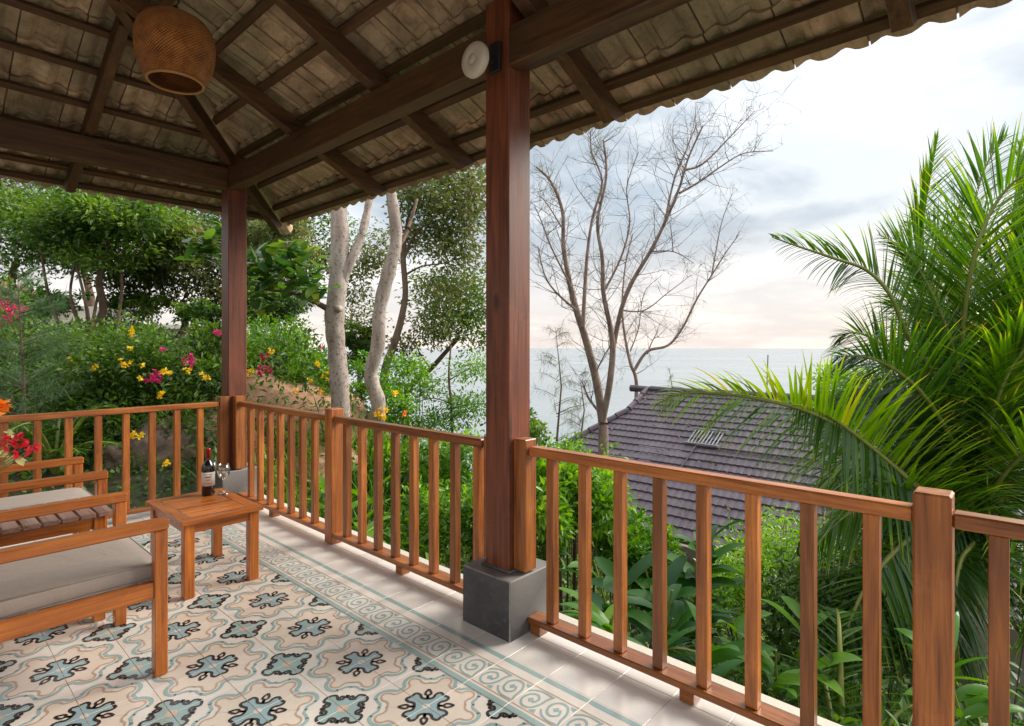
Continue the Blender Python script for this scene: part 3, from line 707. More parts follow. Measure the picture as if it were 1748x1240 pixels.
def armchair(x1, y0, y1, label, seatz=.0):
    x0 = x1-.76; t = thing('armchair', label, 'armchair', ((x0+x1)/2, (y0+y1)/2, 0), 'teak armchairs facing the sea')
    lw = .05
    for y in (y0, y1-lw):
        m = MB(); m.box((x1-lw, y, .002), (x1, y+lw, .6195), FURN[2], .004); m.build('leg', t)
        m = MB(); m.beam((x0+.09, y+lw/2, .002), (x0+.0, y+lw/2, .80), lw, .05, FURN[2], up=(1, 0, 0)); m.build('leg', t)
        m = MB(); m.box((x0+.03, y-.004, .62), (x1+.004, y+lw+.004, .665), FURN[0], .006); m.build('armrest', t)
        m = MB(); m.box((x0+.08, y+.008, .335), (x1-lw-.0005, y+lw-.008, .405), FURN[0], .003); m.build('side_rail', t)
    m = MB(); m.box((x1-lw+.008, y0+lw+.0005, .335), (x1-.008, y1-lw-.0005, .405), FURN[1], .003); m.build('front_rail', t)
    m = MB(); m.box((x0+.10, y0+lw+.0005, .335), (x0+.13, y1-lw-.0005, .40), FURN[1], .003); m.build('rear_rail', t)
    for k in range(6):
        xx = x0+.16+k*.09; m = MB(); m.box((xx, y0+lw+.0005, .375), (xx+.06, y1-lw-.0005, .393), FURN[1], .002); m.build('seat_slat', t)
    m = MB(); m.box((x0-.03, y0+lw+.0005, .72), (x0+.0, y1-lw-.0005, .79), FURN[1], .003); m.build('back_rail', t)
    m = MB(); cushion(m, (x0+.10, y0+lw+.006, .394), (x1-.012, y1-lw-.006, .478), CUSH, .024); o = m.build('seat_cushion', t, True)
    a_, b_ = (x0+.104, y0+lw+.010), (x1-.016, y1-lw-.010); pm = MB()
    for zq in (.470, .402): pm.tube([(a_[0]+.012, a_[1], zq), (b_[0]-.012, a_[1], zq), (b_[0], a_[1]+.012, zq), (b_[0], b_[1]-.012, zq), (b_[0]-.012, b_[1], zq), (a_[0]+.012, b_[1], zq), (a_[0], b_[1]-.012, zq), (a_[0], a_[1]+.012, zq), (a_[0]+.012, a_[1], zq)], .0035, CUSH, 6)
    o2 = pm.build('piping', t, True)
    m = MB(); cushion(m, (x0+.0, y0+lw+.01, .48), (x0+.11, y1-lw-.01, .80), CUSH, .035); m.build('back_cushion', t, True)
    return t
armchair(.79, 2.714, 3.403, 'near teak armchair with taupe cushion, largest and lowest in view')
armchair(.85, 4.02, 4.71, 'far teak armchair with pale cushion standing before the left railing')
# slatted side table between the chairs
t = thing('slatted_table', 'slatted teak table with dark gaps standing between the two armchairs', 'table', (.5, 3.7, 0))
x0, x1, y0, y1, zt = .18, .765, 3.47, 3.90, .560
for x in (x0+.03, x1-.085):
    for y in (y0+.02, y1-.07):
        m = MB(); m.box((x, y, .002), (x+.05, y+.05, zt-.0225), FURN[2], .003); m.build('leg', t)
for y in (y0+.028, y1-.05):
    m = MB(); m.box((x0+.0805, y, zt-.085), (x1-.0855, y+.022, zt-.0225), FURN[0], .002); m.build('apron', t)
for x in (x0+.04, x1-.065):
    m = MB(); m.box((x, y0+.0705, zt-.085), (x+.022, y1-.0705, zt-.0225), FURN[1], .002); m.build('apron', t)
TOPM = wood('table_top_slat', (.20, .10, .08), (.42, .25, .2), 1, .3, .5, .1)
n = 8; wv = (x1-x0)/n
for k in range(n):
    m = MB(); m.box((x0+k*wv+.006, y0+.0, zt-.022), (x0+(k+1)*wv-.006, y1, zt), TOPM, .002); m.build('slat', t)
# side table
t = thing('side_table', 'small square teak side table holding the wine bottle and glass', 'table', (1.28, 3.73, 0))
x0, x1, y0, y1, zt = 1.055, 1.505, 3.405, 4.06, .440
lw = .055
for x in (x0+.02, x1-.02-lw):
    for y in (y0+.02, y1-.02-lw):
        m = MB(); m.box((x, y, .002), (x+lw, y+lw, zt-.0255), FURN[2], .003); m.build('leg', t)
for y in (y0+.03, y1-.055):
    m = MB(); m.box((x0+.0755, y, zt-.08), (x1-.0755, y+.022, zt-.0255), FURN[0], .002); m.build('apron', t)
for x in (x0+.03, x1-.052):
    m = MB(); m.box((x, y0+.0755, zt-.08), (x+.022, y1-.0755, zt-.0255), FURN[1], .002); m.build('apron', t)
fw = .07
for (a, b) in (((x0, y0), (x1, y0+fw)), ((x0, y1-fw), (x1, y1))):
    m = MB(); m.box((*a, zt-.025), (*b, zt), FURN[0], .003); m.build('frame_board', t)
for (a, b) in (((x0, y0+fw+.0005), (x0+fw, y1-fw-.0005)), ((x1-fw, y0+fw+.0005), (x1, y1-fw-.0005))):
    m = MB(); m.box((*a, zt-.025), (*b, zt-.0003), FURN[1], .003); m.build('frame_board', t)
ns = 6; ww = (y1-y0-2*fw)/ns
for k in range(ns):
    m = MB(); m.box((x0+fw+.001, y0+fw+k*ww+.0035, zt-.022), (x1-fw-.001, y0+fw+(k+1)*ww-.0035, zt-.002), FURN[0], .002); m.build('slat', t)
# bottle
bx, by, bz = 1.375, 3.93, .4405
t = thing('wine_bottle', 'dark wine bottle with cream label and red foil neck on the side table', 'bottle', (bx, by, bz))
m = MB(); m.lathe([(.001, .0), (.036, .001), (.039, .006), (.039, .172), (.036, .192), (.024, .212), (.0152, .226), (.0142, .24), (.014, .292), (.001, .2925)], WINE, 28, (bx, by, bz)); m.build('glass_body', t, True)
m = MB(); m.lathe([(.0149, .238), (.0152, .238), (.0150, .290), (.0158, .291), (.0158, .300), (.001, .3005)], CAPS, 24, (bx, by, bz)); m.build('foil_capsule', t, True)
m = MB(); m.lathe([(.0392, .062), (.0396, .062), (.0396, .150), (.0392, .150)], LABEL, 28, (bx, by, bz)); lb = m.build('paper_label', t, True)
def arcmark(mb, z0, z1, a0, a1, mat):
    ps = []
    for k in range(7):
        a = a0+(a1-a0)*k/6; ps.append((bx+.0399*math.cos(a), by+.0399*math.sin(a)))
    vs = [(x, y, bz+z0) for x, y in ps]+[(x, y, bz+z1) for x, y in ps]; mb.add(vs, [(k, k+1, k+8, k+7) for k in range(6)], mat)
ca = math.atan2(-by, -bx)
m = MB(); arcmark(m, .116, .124, ca-.45, ca+.4, INK); arcmark(m, .135, .138, ca-.6, ca+.6, METAL); arcmark(m, .100, .104, ca-.3, ca+.35, METAL); arcmark(m, .078, .080, ca-.6, ca+.5, METAL); m.build('label_print', t)
# wine glass
def wineglass(gx, gy, lab):
    t = thing('wine_glass', lab, 'wine glass', (gx, gy, bz))
    m = MB(); m.lathe([(.001, .0), (.034, .001), (.035, .003), (.02, .006), (.005, .012), (.0038, .03), (.0038, .085), (.008, .095), (.022, .106), (.034, .124), (.0385, .146), (.037, .168), (.031, .195),
                       (.0298, .195), (.0355, .168), (.037, .146), (.0326, .125), (.021, .108), (.001, .099)], GLASS, 32, (gx, gy, bz)); m.build('bowl_and_stem', t, True)
wineglass(1.45, 3.875, 'stemmed wine glass right beside the wine bottle on the side table')
wineglass(1.415, 4.0, 'stemmed wine glass mostly hidden behind the wine bottle')

# ================================================================== OUTDOORS
def gz(x, y):
    """ground height"""
    def ss(a, b, t): t = np.clip((t-a)/(b-a), 0, 1); return t*t*(3-2*t)
    x = np.asarray(x, float); y = np.asarray(y, float)
    left = -.75+.30*np.clip(y-6.2, 0, 8)+.10*np.clip(-x, 0, 10)
    right = -1.35-.36*np.clip(x-2.6, 0, 30)
    k = ss(3.6, 8.5, x-.22*np.clip(y-6, 0, 20))
    k = np.maximum(k, 1-ss(4.6, 6.2, y))
    z = left*(1-k)+right*k
    z = z+1.15*np.exp(-(((x-3.9)/1.0)**2+((y-8.0)/1.3)**2))+.12*np.sin(x*1.7+y*.9)*np.cos(y*1.3-x*.4)
    far = ss(40, 70, np.hypot(x, y)); return np.maximum(z*(1-far)-15.5*far, -15.5)
GV = 150
gx = np.concatenate([np.linspace(-40, -6, 24)[:-1], np.linspace(-6, 20, 96), np.linspace(20, 75, 30)[1:]]); gy = np.concatenate([np.linspace(-40, -6, 24)[:-1], np.linspace(-6, 22, 96), np.linspace(22, 75, 30)[1:]])
X, Y = np.meshgrid(gx, gy, indexing='ij'); Zg = gz(X, Y); nx, ny = X.shape
me = bpy.data.meshes.new('ground'); vs = np.stack([X, Y, Zg], -1).reshape(-1, 3)
fs = [(i*ny+j, (i+1)*ny+j, (i+1)*ny+j+1, i*ny+j+1) for i in range(nx-1) for j in range(ny-1)]
me.from_pydata(vs.tolist(), [], fs); me.materials.append(SOIL); me.polygons.foreach_set('use_smooth', [True]*len(fs)); me.update()
o = link('ground', me); struct(o); o['label'] = 'planted hillside falling from the balcony to the sea'
mb = MB(); mb.add([(-7000, -7000, -14), (7000, -7000, -14), (7000, 7000, -14), (-7000, 7000, -14)], [(0, 1, 2, 3)], SEA); o = mb.build('sea'); struct(o); o['label'] = 'pale grey rippled sea reaching the horizon'

# ---------------------------------------------------------------- leaves
def unit(a): return a/np.maximum(np.linalg.norm(a, axis=-1, keepdims=True), 1e-9)
class LeafSet:
    def __init__(s, mat): s.mat = mat; s.V = []; s.F = []; s.A = []; s.n = 0
    def leaves(s, c, length, width, up=.5, spread=1.0, dirs=None, v=None, fold=.12):
        """rhombic leaves folded on the midrib; c (N,3) = leaf bases"""
        c = np.asarray(c, float); N = len(c)
        if N == 0: return
        d = RNG.normal(size=(N, 3)) if dirs is None else np.asarray(dirs)+RNG.normal(size=(N, 3))*spread*.5
        d = unit(d); d[:, 2] -= .12; d = unit(d)
        nrm = RNG.normal(size=(N, 3)); nrm[:, 2] = np.abs(nrm[:, 2])+up*2; sd = unit(np.cross(nrm, d)); nn = np.cross(d, sd)
        ln = length*RNG.uniform(.6, 1.25, (N, 1)); w = width*RNG.uniform(.7, 1.2, (N, 1))/2
        a = c; b = c+d*ln*.45+sd*w+nn*ln*fold; t = c+d*ln-nn*ln*.06; e = c+d*ln*.45-sd*w+nn*ln*fold
        s.V.append(np.stack([a, b, t, e], 1).reshape(-1, 3)); k = s.n+4*np.arange(N)[:, None]
        s.F.append(np.concatenate([k+np.array([0, 2, 1]), k+np.array([0, 3, 2])], 1).reshape(-1, 3)); s.n += 4*N
        vv = RNG.beta(2, 2.2, N) if v is None else np.clip(v+RNG.normal(size=N)*.14, 0, 1); s.A.append(np.repeat(vv, 4))
    def strips(s, base, d, length, width, droop, seg=5, v=None, side=None, cup=.0, shape='lance', tips=0):
        """long blades bending under their own weight: base (N,3), d (N,3) start directions"""
        base = np.asarray(base, float); d = unit(np.asarray(d, float)); N = len(base)
        if N == 0: return
        ln = np.broadcast_to(length, (N,)).astype(float); w = np.broadcast_to(width, (N,)).astype(float); dr = np.broadcast_to(droop, (N,)).astype(float)
        if side is None: side = unit(np.cross(d, np.array([0, 0, 1.])+RNG.normal(size=(N, 3))*.25))
        p = base.copy(); cur = d.copy(); rows = []
        for i in range(seg+1):
            t = i/seg
            if shape == 'lance': ww = w*(max(math.sin(math.pi*min(t*.86+.14, 1)), .0)**.7)*(1 if t < 1 else 0)
            elif shape == 'ovate': ww = w*(math.sin(math.pi*(t**.8*.94+.05))**.75)*(1 if t < 1 else 0)
            else: ww = w*(1-t)**.8*(min(1, t*6+.35))
            nn = unit(np.cross(side, cur))
            if cup: rows.append(np.stack([p-side*ww[:, None]/2+nn*cup*ww[:, None], p, p+side*ww[:, None]/2+nn*cup*ww[:, None]], 1))
            else: rows.append(np.stack([p-side*ww[:, None]/2, p+side*ww[:, None]/2], 1))
            p = p+cur*(ln/seg)[:, None]; cur = cur.copy(); cur[:, 2] -= dr/seg*(.4+1.2*t); cur = unit(cur)
        R = rows[0].shape[1]; A = np.stack(rows, 1); s.V.append(A.reshape(-1, 3)); m = (seg+1)*R
        loc = []
        for i in range(seg):
            for r in range(R-1):
                q = i*R+r; loc += [[q, q+1, q+R+1], [q, q+R+1, q+R]]
        k = s.n+m*np.arange(N)[:, None, None]; s.F.append((k+np.array(loc)[None]).reshape(-1, 3)); s.n += m*N
        vv = RNG.beta(2, 2, N) if v is None else np.clip(np.broadcast_to(v, (N,))+RNG.normal(size=N)*.1, 0, 1); av = np.repeat(vv, m).reshape(N, m)
        if tips: h_ = RNG.random(N) < tips; av[h_, -2*R:] = np.maximum(av[h_, -2*R:], .8); av[h_, -R:] = 1.0
        s.A.append(av.ravel())
    def build(s, name, parent=None):
        V = np.concatenate(s.V).astype(np.float32); F = np.concatenate(s.F).astype(np.int32); A = np.concatenate(s.A).astype(np.float32)
        me = bpy.data.meshes.new(name); me.vertices.add(len(V)); me.vertices.foreach_set('co', V.ravel())
        me.loops.add(F.size); me.loops.foreach_set('vertex_index', F.ravel()); me.polygons.add(len(F)); me.polygons.foreach_set('loop_start', np.arange(0, F.size, 3, dtype=np.int32))
        at = me.attributes.new('v', 'FLOAT', 'POINT'); at.data.foreach_set('value', A)
        me.materials.append(s.mat); me.update(calc_edges=True); return link(name, me, parent)
def blob(c, r, n, shell=.55):
    u = unit(RNG.normal(size=(n, 3))); rad = shell+(1-shell)*RNG.uniform(0, 1, (n, 1))**.7
    return np.asarray(c)+u*rad*np.asarray(r)

# ---------------------------------------------------------------- trees
def skeleton(trunk, tips, r0, mb, mat, jit=.08, rtip=.008, n=6):
    """trunk polyline, then every tip is joined to the nearest part of the skeleton by a bent branch"""
    nodes = [Vector(p) for p in trunk]; rad = [r0*(1-.45*i/(len(trunk)-1)) for i in range(len(trunk))]
    mb.tube(catmull(trunk, 3), np.interp(np.linspace(0, len(trunk)-1, (len(trunk)-1)*3+1), range(len(trunk)), rad).tolist(), mat, 9)
    start = max(1, len(trunk)//2)
    P = [(nodes[i], rad[i]) for i in range(start, len(nodes))]
    tips = sorted([Vector(t) for t in tips], key=lambda t: (t-nodes[-1]).length)
    for t in tips:
        best = min(P, key=lambda q: (q[0]-t).length+max(0, q[0].z-t.z)*1.2)
        p, r = best; Ln = (t-p).length
        if Ln < .02: continue
        mid = p.lerp(t, .5)+Vector((random.gauss(0, jit), random.gauss(0, jit), random.gauss(.04, jit)))*Ln
        rs = min(r*.72, .012+Ln*.03+r0*.12); rs = max(rs, rtip*1.2)
        c = catmull([p, p.lerp(mid, .6), mid, t], 2); N = len(c); rr = [rs+(rtip-rs)*(i/(N-1))**.8 for i in range(N)]
        mb.tube(c, rr, mat, n, False)
        for i in range(1, N): P.append((c[i], rr[i]))
    return P
def tree(name, label, trunk, crown, r0, mat_l, mat_b, nt_, nl, ls=.11, lw=.05, cr=.45, group=None, cat='tree', v=None, jit=.1):
    """crown: list of (centre, radii); nt_ tips; nl leaves per tip"""
    t = thing(name, label, cat, trunk[0], group); mb = MB(); w = np.array([c[1][0]*c[1][1]*c[1][2] for c in crown])**.66; w = w/w.sum(); tips = []
    for (c, r), ww in zip(crown, w): tips.append(blob(c, r, max(3, int(nt_*ww)), .35))
    tips = np.concatenate(tips); skeleton(trunk, tips.tolist(), r0, mb, mat_b, jit); mb.build('trunk', t, True)
    ls_ = LeafSet(mat_l); base = np.repeat(tips, nl, 0); N = len(base); off = RNG.normal(size=(N, 3))*np.array([cr, cr, cr*.55])*.5
    vt = np.repeat(RNG.beta(1.1, 1.1, len(tips)), nl)
    ls_.leaves(base+off, ls, lw, dirs=unit(off)+np.array([0, 0, .1]), v=vt if v is None else np.clip(vt+v, 0, 1)); ls_.build('crown', t); return t
def Wn(px, py, D): return tuple(W(px, py, D))
def pxr(px, D): return px/FPX*D
G1 = 'broadleaf trees on the slope behind the left railing'
def ground_under(p, D=None): return Vector((p[0], p[1], float(gz(p[0], p[1]))-.15))
def etree(label, cpx, cpy, D, rx, ry, basepx, r0, ml, nt_, nl, v=None, lobes=4, ls=.12, forks=None, mb_=BK_BROWN, name='leafy_tree'):
    c = W(cpx, cpy, D); rw = pxr(rx, D); rh = pxr(ry, D); b = W(basepx, cpy, D); b = ground_under(b)
    top = c-Vector((0, 0, rh*.45)); tr = [b, b.lerp(top, .4)+Vector((.12, .05, 0)), b.lerp(top, .75)-Vector((.1, .1, 0)), top]
    crown = [(tuple(c), (rw*.75, rw*.75, rh*.75))]
    for k in range(lobes):
        a = 2*math.pi*k/lobes+random.uniform(-.4, .4); crown.append((tuple(c+Vector((math.cos(a)*rw*.55, math.sin(a)*rw*.55, random.uniform(-.35, .4)*rh))), (rw*.5, rw*.5, rh*.45)))
    return tree(name, label, [tuple(q) for q in tr], crown, r0, ml, mb_, nt_, nl, ls, ls*.5, cr=rw*.22, group=G1, v=v)
etree('dense green tree at the upper left edge above the orange roof', 30, 395, 13, 150, 110, 20, .10, LF_MID, 110, 110, .05)
etree('many stemmed tree with a mid green crown left of the corner post', 185, 400, 11.5, 130, 100, 152, .09, LF_MID, 110, 120, .1)
etree('darker tree standing directly left of the corner post', 320, 450, 13, 110, 115, 300, .09, LF_OLIVE, 100, 120, -.05)
etree('olive tree seen just right of the corner post under the eave', 470, 430, 14, 95, 100, 455, .08, LF_OLIVE, 80, 110, 0)
etree('tall dark tree closing the view far behind the olive tree', 420, 380, 20, 190, 130, 440, .15, LF_MID, 120, 110, -.15, ls=.16)
etree('tall dark tree far behind at the left beyond the white house', 130, 330, 21, 220, 110, 160, .15, LF_OLIVE, 120, 100, -.1, ls=.17)
etree('light green young tree filling the gap below the upper left crowns', 85, 515, 12, 55, 45, 85, .04, LF_BRIGHT, 26, 90, -.2, ls=.10)
etree('small tree in front of the white annex beside the brown stems', 235, 525, 12.5, 55, 38, 235, .04, LF_MID, 22, 80, .2, ls=.10)
etree('low round tree half hidden by the corner post', 350, 535, 11.5, 42, 45, 350, .04, LF_MID, 30, 90, .1, ls=.10)
etree('mid green tree right of the corner post above the orange rock', 470, 520, 12, 70, 60, 470, .06, LF_MID, 60, 110, .05, ls=.10)
etree('bushy tree showing between the two pale trunks', 615, 590, 11.5, 40, 60, 615, .05, LF_MID, 40, 90, .1, ls=.09)
# stems of the many stemmed tree
t = thing('slim_tree', 'cluster of thin brown stems rising from the flowering hedge', 'tree', tuple(W(152, 600, 10.5)))
m = MB()
for (a, b, c_, d_) in (((150, 640), (152, 560), (140, 490), (115, 400)), ((154, 640), (156, 570), (170, 490), (190, 400)), ((120, 640), (105, 570), (82, 500), (66, 400)), ((200, 640), (200, 560), (208, 490), (200, 400)), ((152, 590), (130, 540), (120, 500), (128, 450))):
    m.tube(catmull([Wn(*q, 11.3+random.uniform(-.3, .3)) for q in (a, b, c_, d_)], 4), [(.05-.0025*i)*(.8+.2*random.random()) for i in range(13)], BK_BROWN, 7)
m.build('stem', t, True)
# the two pale trunks
def pale_tree(label, pts, rads, D, forks, crown, knots):
    t = thing('pale_trunk_tree', label, 'tree', tuple(ground_under(W(*pts[0], D)))); m = MB(); P = [ground_under(W(*pts[0], D))]+[W(*p, D) for p in pts]
    rads = [a_*.8 for a_ in rads]; rr = [rads[0]*1.1]+rads; c = catmull(P, 5); r = np.interp(np.linspace(0, len(P)-1, len(c)), range(len(P)), rr); r = [q*(1+.05*math.sin(i*1.9)+.03*math.sin(i*.7)) for i, q in enumerate(r)]
    m.tube(c, r, BK_PALE, 14); m.build('trunk', t, True)
    for (fp, fr) in forks:
        m = MB(); c = catmull([W(*p, D+dz) for p, dz in fp], 4); m.tube(c, np.linspace(fr[0], fr[1], len(c)).tolist(), BK_PALE if fr[0] > .045 else BK_BROWN, 9); m.build('branch', t, True)
    for (kx, ky, kr) in knots:
        m = MB(); c = W(kx, ky, D-.13); m.tube([c+FV*.1, c-FV*.015, c-FV*.04], [kr, kr*.9, kr*.4], BK_PALE, 10); m.build('knot', t, True)
    ls_ = LeafSet(LF_OLIVE)
    for (cx_, cy_, dz, rp, n) in crown:
        c = W(cx_, cy_, D+dz); ls_.leaves(blob(c, (pxr(rp, D),)*2+(pxr(rp*.7, D),), n, .2), .10, .05)
    ls_.build('crown', t); return t
pale_tree('thicker pale speckled trunk with a cut knot and a fork, left one of the pair',
          [(582, 740), (580, 660), (575, 600), (571, 545), (577, 480), (580, 400), (578, 340), (590, 250)], [.155, .15, .148, .155, .15, .142, .135, .1], 7.4,
          [([((583, 480), 0), ((597, 450), .0), ((616, 405), .1), ((628, 355), .2), ((640, 290), .3)], (.07, .045)),
           ([((568, 532), 0), ((545, 520), -.1), ((520, 505), -.3), ((495, 500), -.5)], (.045, .02))],
          [(600, 260, .5, 70, 900), (540, 270, .5, 60, 600)], [(577, 527, .05)])
pale_tree('slimmer pale trunk leaning to the right and bending upright, right one of the pair',
          [(640, 745), (646, 690), (633, 640), (645, 590), (648, 530), (662, 470), (676, 415), (672, 360), (664, 300), (668, 230)], [.13, .125, .12, .118, .115, .12, .105, .10, .09, .07], 7.9,
          [([((676, 425), 0), ((690, 405), .1), ((700, 380), .2), ((712, 340), .3)], (.04, .02))], [(690, 250, .5, 70, 900)], [])
# big-leaved branch
t = thing('sea_almond_branch', 'branch with large round light green leaves reaching out behind the corner post', 'branch', tuple(W(568, 532, 7.0)))
m = MB(); m.tube(catmull([W(545, 520, 7.1), W(500, 500, 6.9), W(455, 495, 6.8), W(420, 480, 6.7)], 3), [.025, .022, .02, .018, .016, .014, .012, .01, .008, .006], BK_BROWN, 6); m.build('twig', t)
ls_ = LeafSet(LF_BIG)
for (cx_, cy_, n, rr) in ((450, 470, 60, 50), (500, 455, 60, 50), (530, 490, 36, 40), (450, 505, 30, 40), (355, 420, 26, 35), (345, 435, 14, 25), (490, 425, 30, 40), (370, 400, 10, 25)):
    b = blob(W(cx_, cy_, 6.8), (pxr(rr, 6.8), pxr(rr, 6.8), pxr(rr*.75, 6.8)), n, .1); d = RNG.normal(size=(n, 3)); d[:, 2] = d[:, 2]*.5
    ls_.strips(b, d, RNG.uniform(.15, .26, n), RNG.uniform(.09, .14, n), .5, 5, shape='ovate', cup=.1)
ls_.build('leaf_cluster', t)['kind'] = 'stuff'
# slim leaning tree and its crown in the middle bay
def px_tree(name, label, trunkpx, D, rads, br, crown, ml, bark, ls=.09, lw=.045, nl=60, cr=.3, v=None, group=None):
    t = thing(name, label, 'tree', tuple(ground_under(W(*trunkpx[0], D))), group); m = MB(); P = [ground_under(W(*trunkpx[0], D))]+[W(*p, D) for p in trunkpx]
    c = catmull(P, 4); m.tube(c, np.interp(np.linspace(0, 1, len(c)), np.linspace(0, 1, len(rads)), rads).tolist(), bark, 9)
    nodes = [(c[i], rads[-1]) for i in range(len(c)//2, len(c))]
    for (fp, r0, r1) in br:
        q = catmull([W(*p[:2], D+(p[2] if len(p) > 2 else 0)) for p in fp], 3); m.tube(q, np.linspace(r0, r1, len(q)).tolist(), bark, 7, False); nodes += [(x, r1) for x in q[2:]]
    tips = []
    for (cx_, cy_, dz, rx, ry, n) in crown: tips.append(blob(W(cx_, cy_, D+dz), (pxr(rx, D), pxr(rx, D), pxr(ry, D)), n, .3))
    tips = np.concatenate(tips)
    for tp in tips:
        tp = Vector(tp); p, r = min(nodes, key=lambda q: (q[0]-tp).length); mid = p.lerp(tp, .5)+Vector((random.gauss(0, .08), random.gauss(0, .08), random.gauss(0, .08)))*(tp-p).length
        q = catmull([p, mid, tp], 2); rs = min(r, .008+.012*(tp-p).length); m.tube(q, np.linspace(rs, .005, len(q)).tolist(), bark, 4, False); nodes += [(x, rs*.6) for x in q[1:]]
    m.build('trunk', t, True)
    l_ = LeafSet(ml); base = np.repeat(tips, nl, 0); off = RNG.normal(size=(len(base), 3))*np.array([cr, cr, cr*.6])*.5; vt = np.repeat(RNG.uniform(.25, .8, len(tips)), nl)
    l_.leaves(base+off, ls, lw, dirs=unit(off), v=vt if v is None else np.clip(vt+v, 0, 1)); l_.build('crown', t); return t
px_tree('slender_tree', 'slender brown trunk with a drooping olive crown between pale trunks and tall post', [(655, 650), (672, 590), (685, 545), (692, 500), (688, 440), (690, 410)], 10.5, [.085, .07, .055, .05],
        [([(690, 440), (705, 405), (735, 380), (790, 370)], .035, .01), ([(690, 410), (700, 360), (730, 320)], .03, .01), ([(692, 470), (720, 455), (760, 450)], .025, .008), ([(688, 430), (680, 380), (690, 330)], .03, .01)],
        [(750, 350, 0, 80, 55, 40), (715, 400, .3, 45, 45, 18), (780, 430, .2, 50, 50, 24), (760, 490, .3, 50, 30, 12), (800, 300, .2, 60, 40, 18), (790, 340, 0, 50, 60, 24), (720, 300, .2, 70, 50, 24), (610, 440, 1.0, 30, 50, 12), (600, 500, 1.2, 25, 50, 10), (610, 560, 1.3, 28, 40, 14), (690, 590, .8, 30, 30, 8), (650, 420, 1, 30, 60, 10), (740, 560, .6, 40, 30, 12)], LF_OLIVE, BK_BROWN, ls=.10, lw=.052, nl=52, cr=.32, v=.1)
px_tree('leaning_tree', 'tree leaning right over the sea with loose light green leaves beside the tall post', [(692, 690), (705, 655), (735, 630), (762, 600), (785, 575)], 11.5, [.07, .06, .05, .035],
        [([(762, 600), (790, 560), (815, 520)], .03, .01), ([(785, 575), (760, 540), (750, 500)], .025, .008), ([(735, 630), (715, 600), (705, 570)], .02, .008)],
        [(770, 540, 0, 55, 40, 30), (800, 500, .2, 45, 45, 22), (740, 490, .4, 45, 35, 18), (820, 560, 0, 30, 45, 14)], LF_MID, BK_BROWN, ls=.10, lw=.05, nl=50, cr=.4, v=.15)
px_tree('sapling', 'airy sapling with horizontal bright green tiers against the sea beside the tall post', [(772, 740), (770, 690), (766, 640), (770, 590)], 9.5, [.03, .025, .02, .012],
        [([(770, 690), (740, 680), (700, 690)], .012, .005), ([(766, 650), (800, 630), (830, 625)], .012, .005), ([(770, 700), (800, 690), (835, 690)], .012, .005)],
        [(800, 690, 0, 45, 14, 16), (750, 720, 0, 50, 16, 16), (810, 628, 0, 35, 12, 10), (700, 730, 0, 40, 18, 12), (735, 665, .3, 40, 12, 6)], LF_BRIGHT, BK_BROWN, ls=.08, lw=.03, nl=60, cr=.3, v=-.1)
# bare casuarinas
def twiggy(name, label, D, stems, seed, ntw=.6, tuft=1.0, basez=None):
    rs = random.Random(seed); t = thing(name, label, 'tree', tuple(ground_under(W(*stems[0][0][0], D)))); m = MB(); fine = MB(); tufts = []
    for k, (pts, r0, r1, dz) in enumerate(stems):
        P = [W(*p, D+dz*i/(len(pts)-1)) for i, p in enumerate(pts)]
        if k == 0 and basez: P = [ground_under(P[0])]+P
        c = catmull(P, 5); R = np.linspace(r0, r1, len(c)).tolist(); m.tube(c, R, BK_CAS, 8, False)
        n = int(len(c)*1.9*ntw)
        for q in range(n):
            f = rs.uniform(.28 if r0 > .06 else .1, 1); i = min(int(f*(len(c)-1)), len(c)-2); p = c[i].lerp(c[i+1], rs.random()); d = (c[i+1]-c[i]).normalized()
            a = Vector((rs.gauss(0, 1), rs.gauss(0, 1), rs.gauss(.25, .7))).normalized(); dd = (d*.55+a).normalized(); Ln = rs.uniform(.35, 1.5)*(1.15-.5*f)
            pts2 = [p]; cur = dd; r = min(R[i]*.45, .009)
            for s_ in range(4): cur = (cur+Vector((rs.gauss(0, .18), rs.gauss(0, .18), rs.gauss(.10, .16)))).normalized(); pts2.append(pts2[-1]+cur*Ln/4)
            fine.tube(pts2, [r, r*.8, r*.6, r*.45, .0028], BK_TWIG, 4, False)
            for b_ in range(rs.randint(2, 5)):
                j = rs.randint(1, 4); p3 = pts2[j]; cur = (cur+Vector((rs.gauss(0, .7), rs.gauss(0, .7), rs.gauss(.1, .5)))).normalized(); L2 = Ln*rs.uniform(.25, .6)
                p4 = p3+cur*L2*.5; cur2 = (cur+Vector((rs.gauss(0, .3), rs.gauss(0, .3), rs.gauss(-.1, .2)))).normalized(); p5 = p4+cur2*L2*.5
                fine.tube([p3, p4, p5], [.0035, .0028, .0018], BK_TWIG, 3, False); tufts.append((p5, cur2)); tufts.append((p4, cur))
    m.build('trunk', t, True); fine.build('twig', t)['kind'] = 'stuff'
    l_ = LeafSet(LF_NEEDLE); b = []; dd = []
    for p, d in tufts:
        if rs.random() > tuft: continue
        for _ in range(7): b.append(p); dd.append(Vector(d)*.8+Vector((rs.gauss(0, .5), rs.gauss(0, .5), rs.gauss(-.35, .4))))
    l_.strips(np.array(b), np.array(dd), RNG.uniform(.1, .24, len(b)), .0045, .9, 3, shape='blade'); o = l_.build('needles', t); o['kind'] = 'stuff'; return t
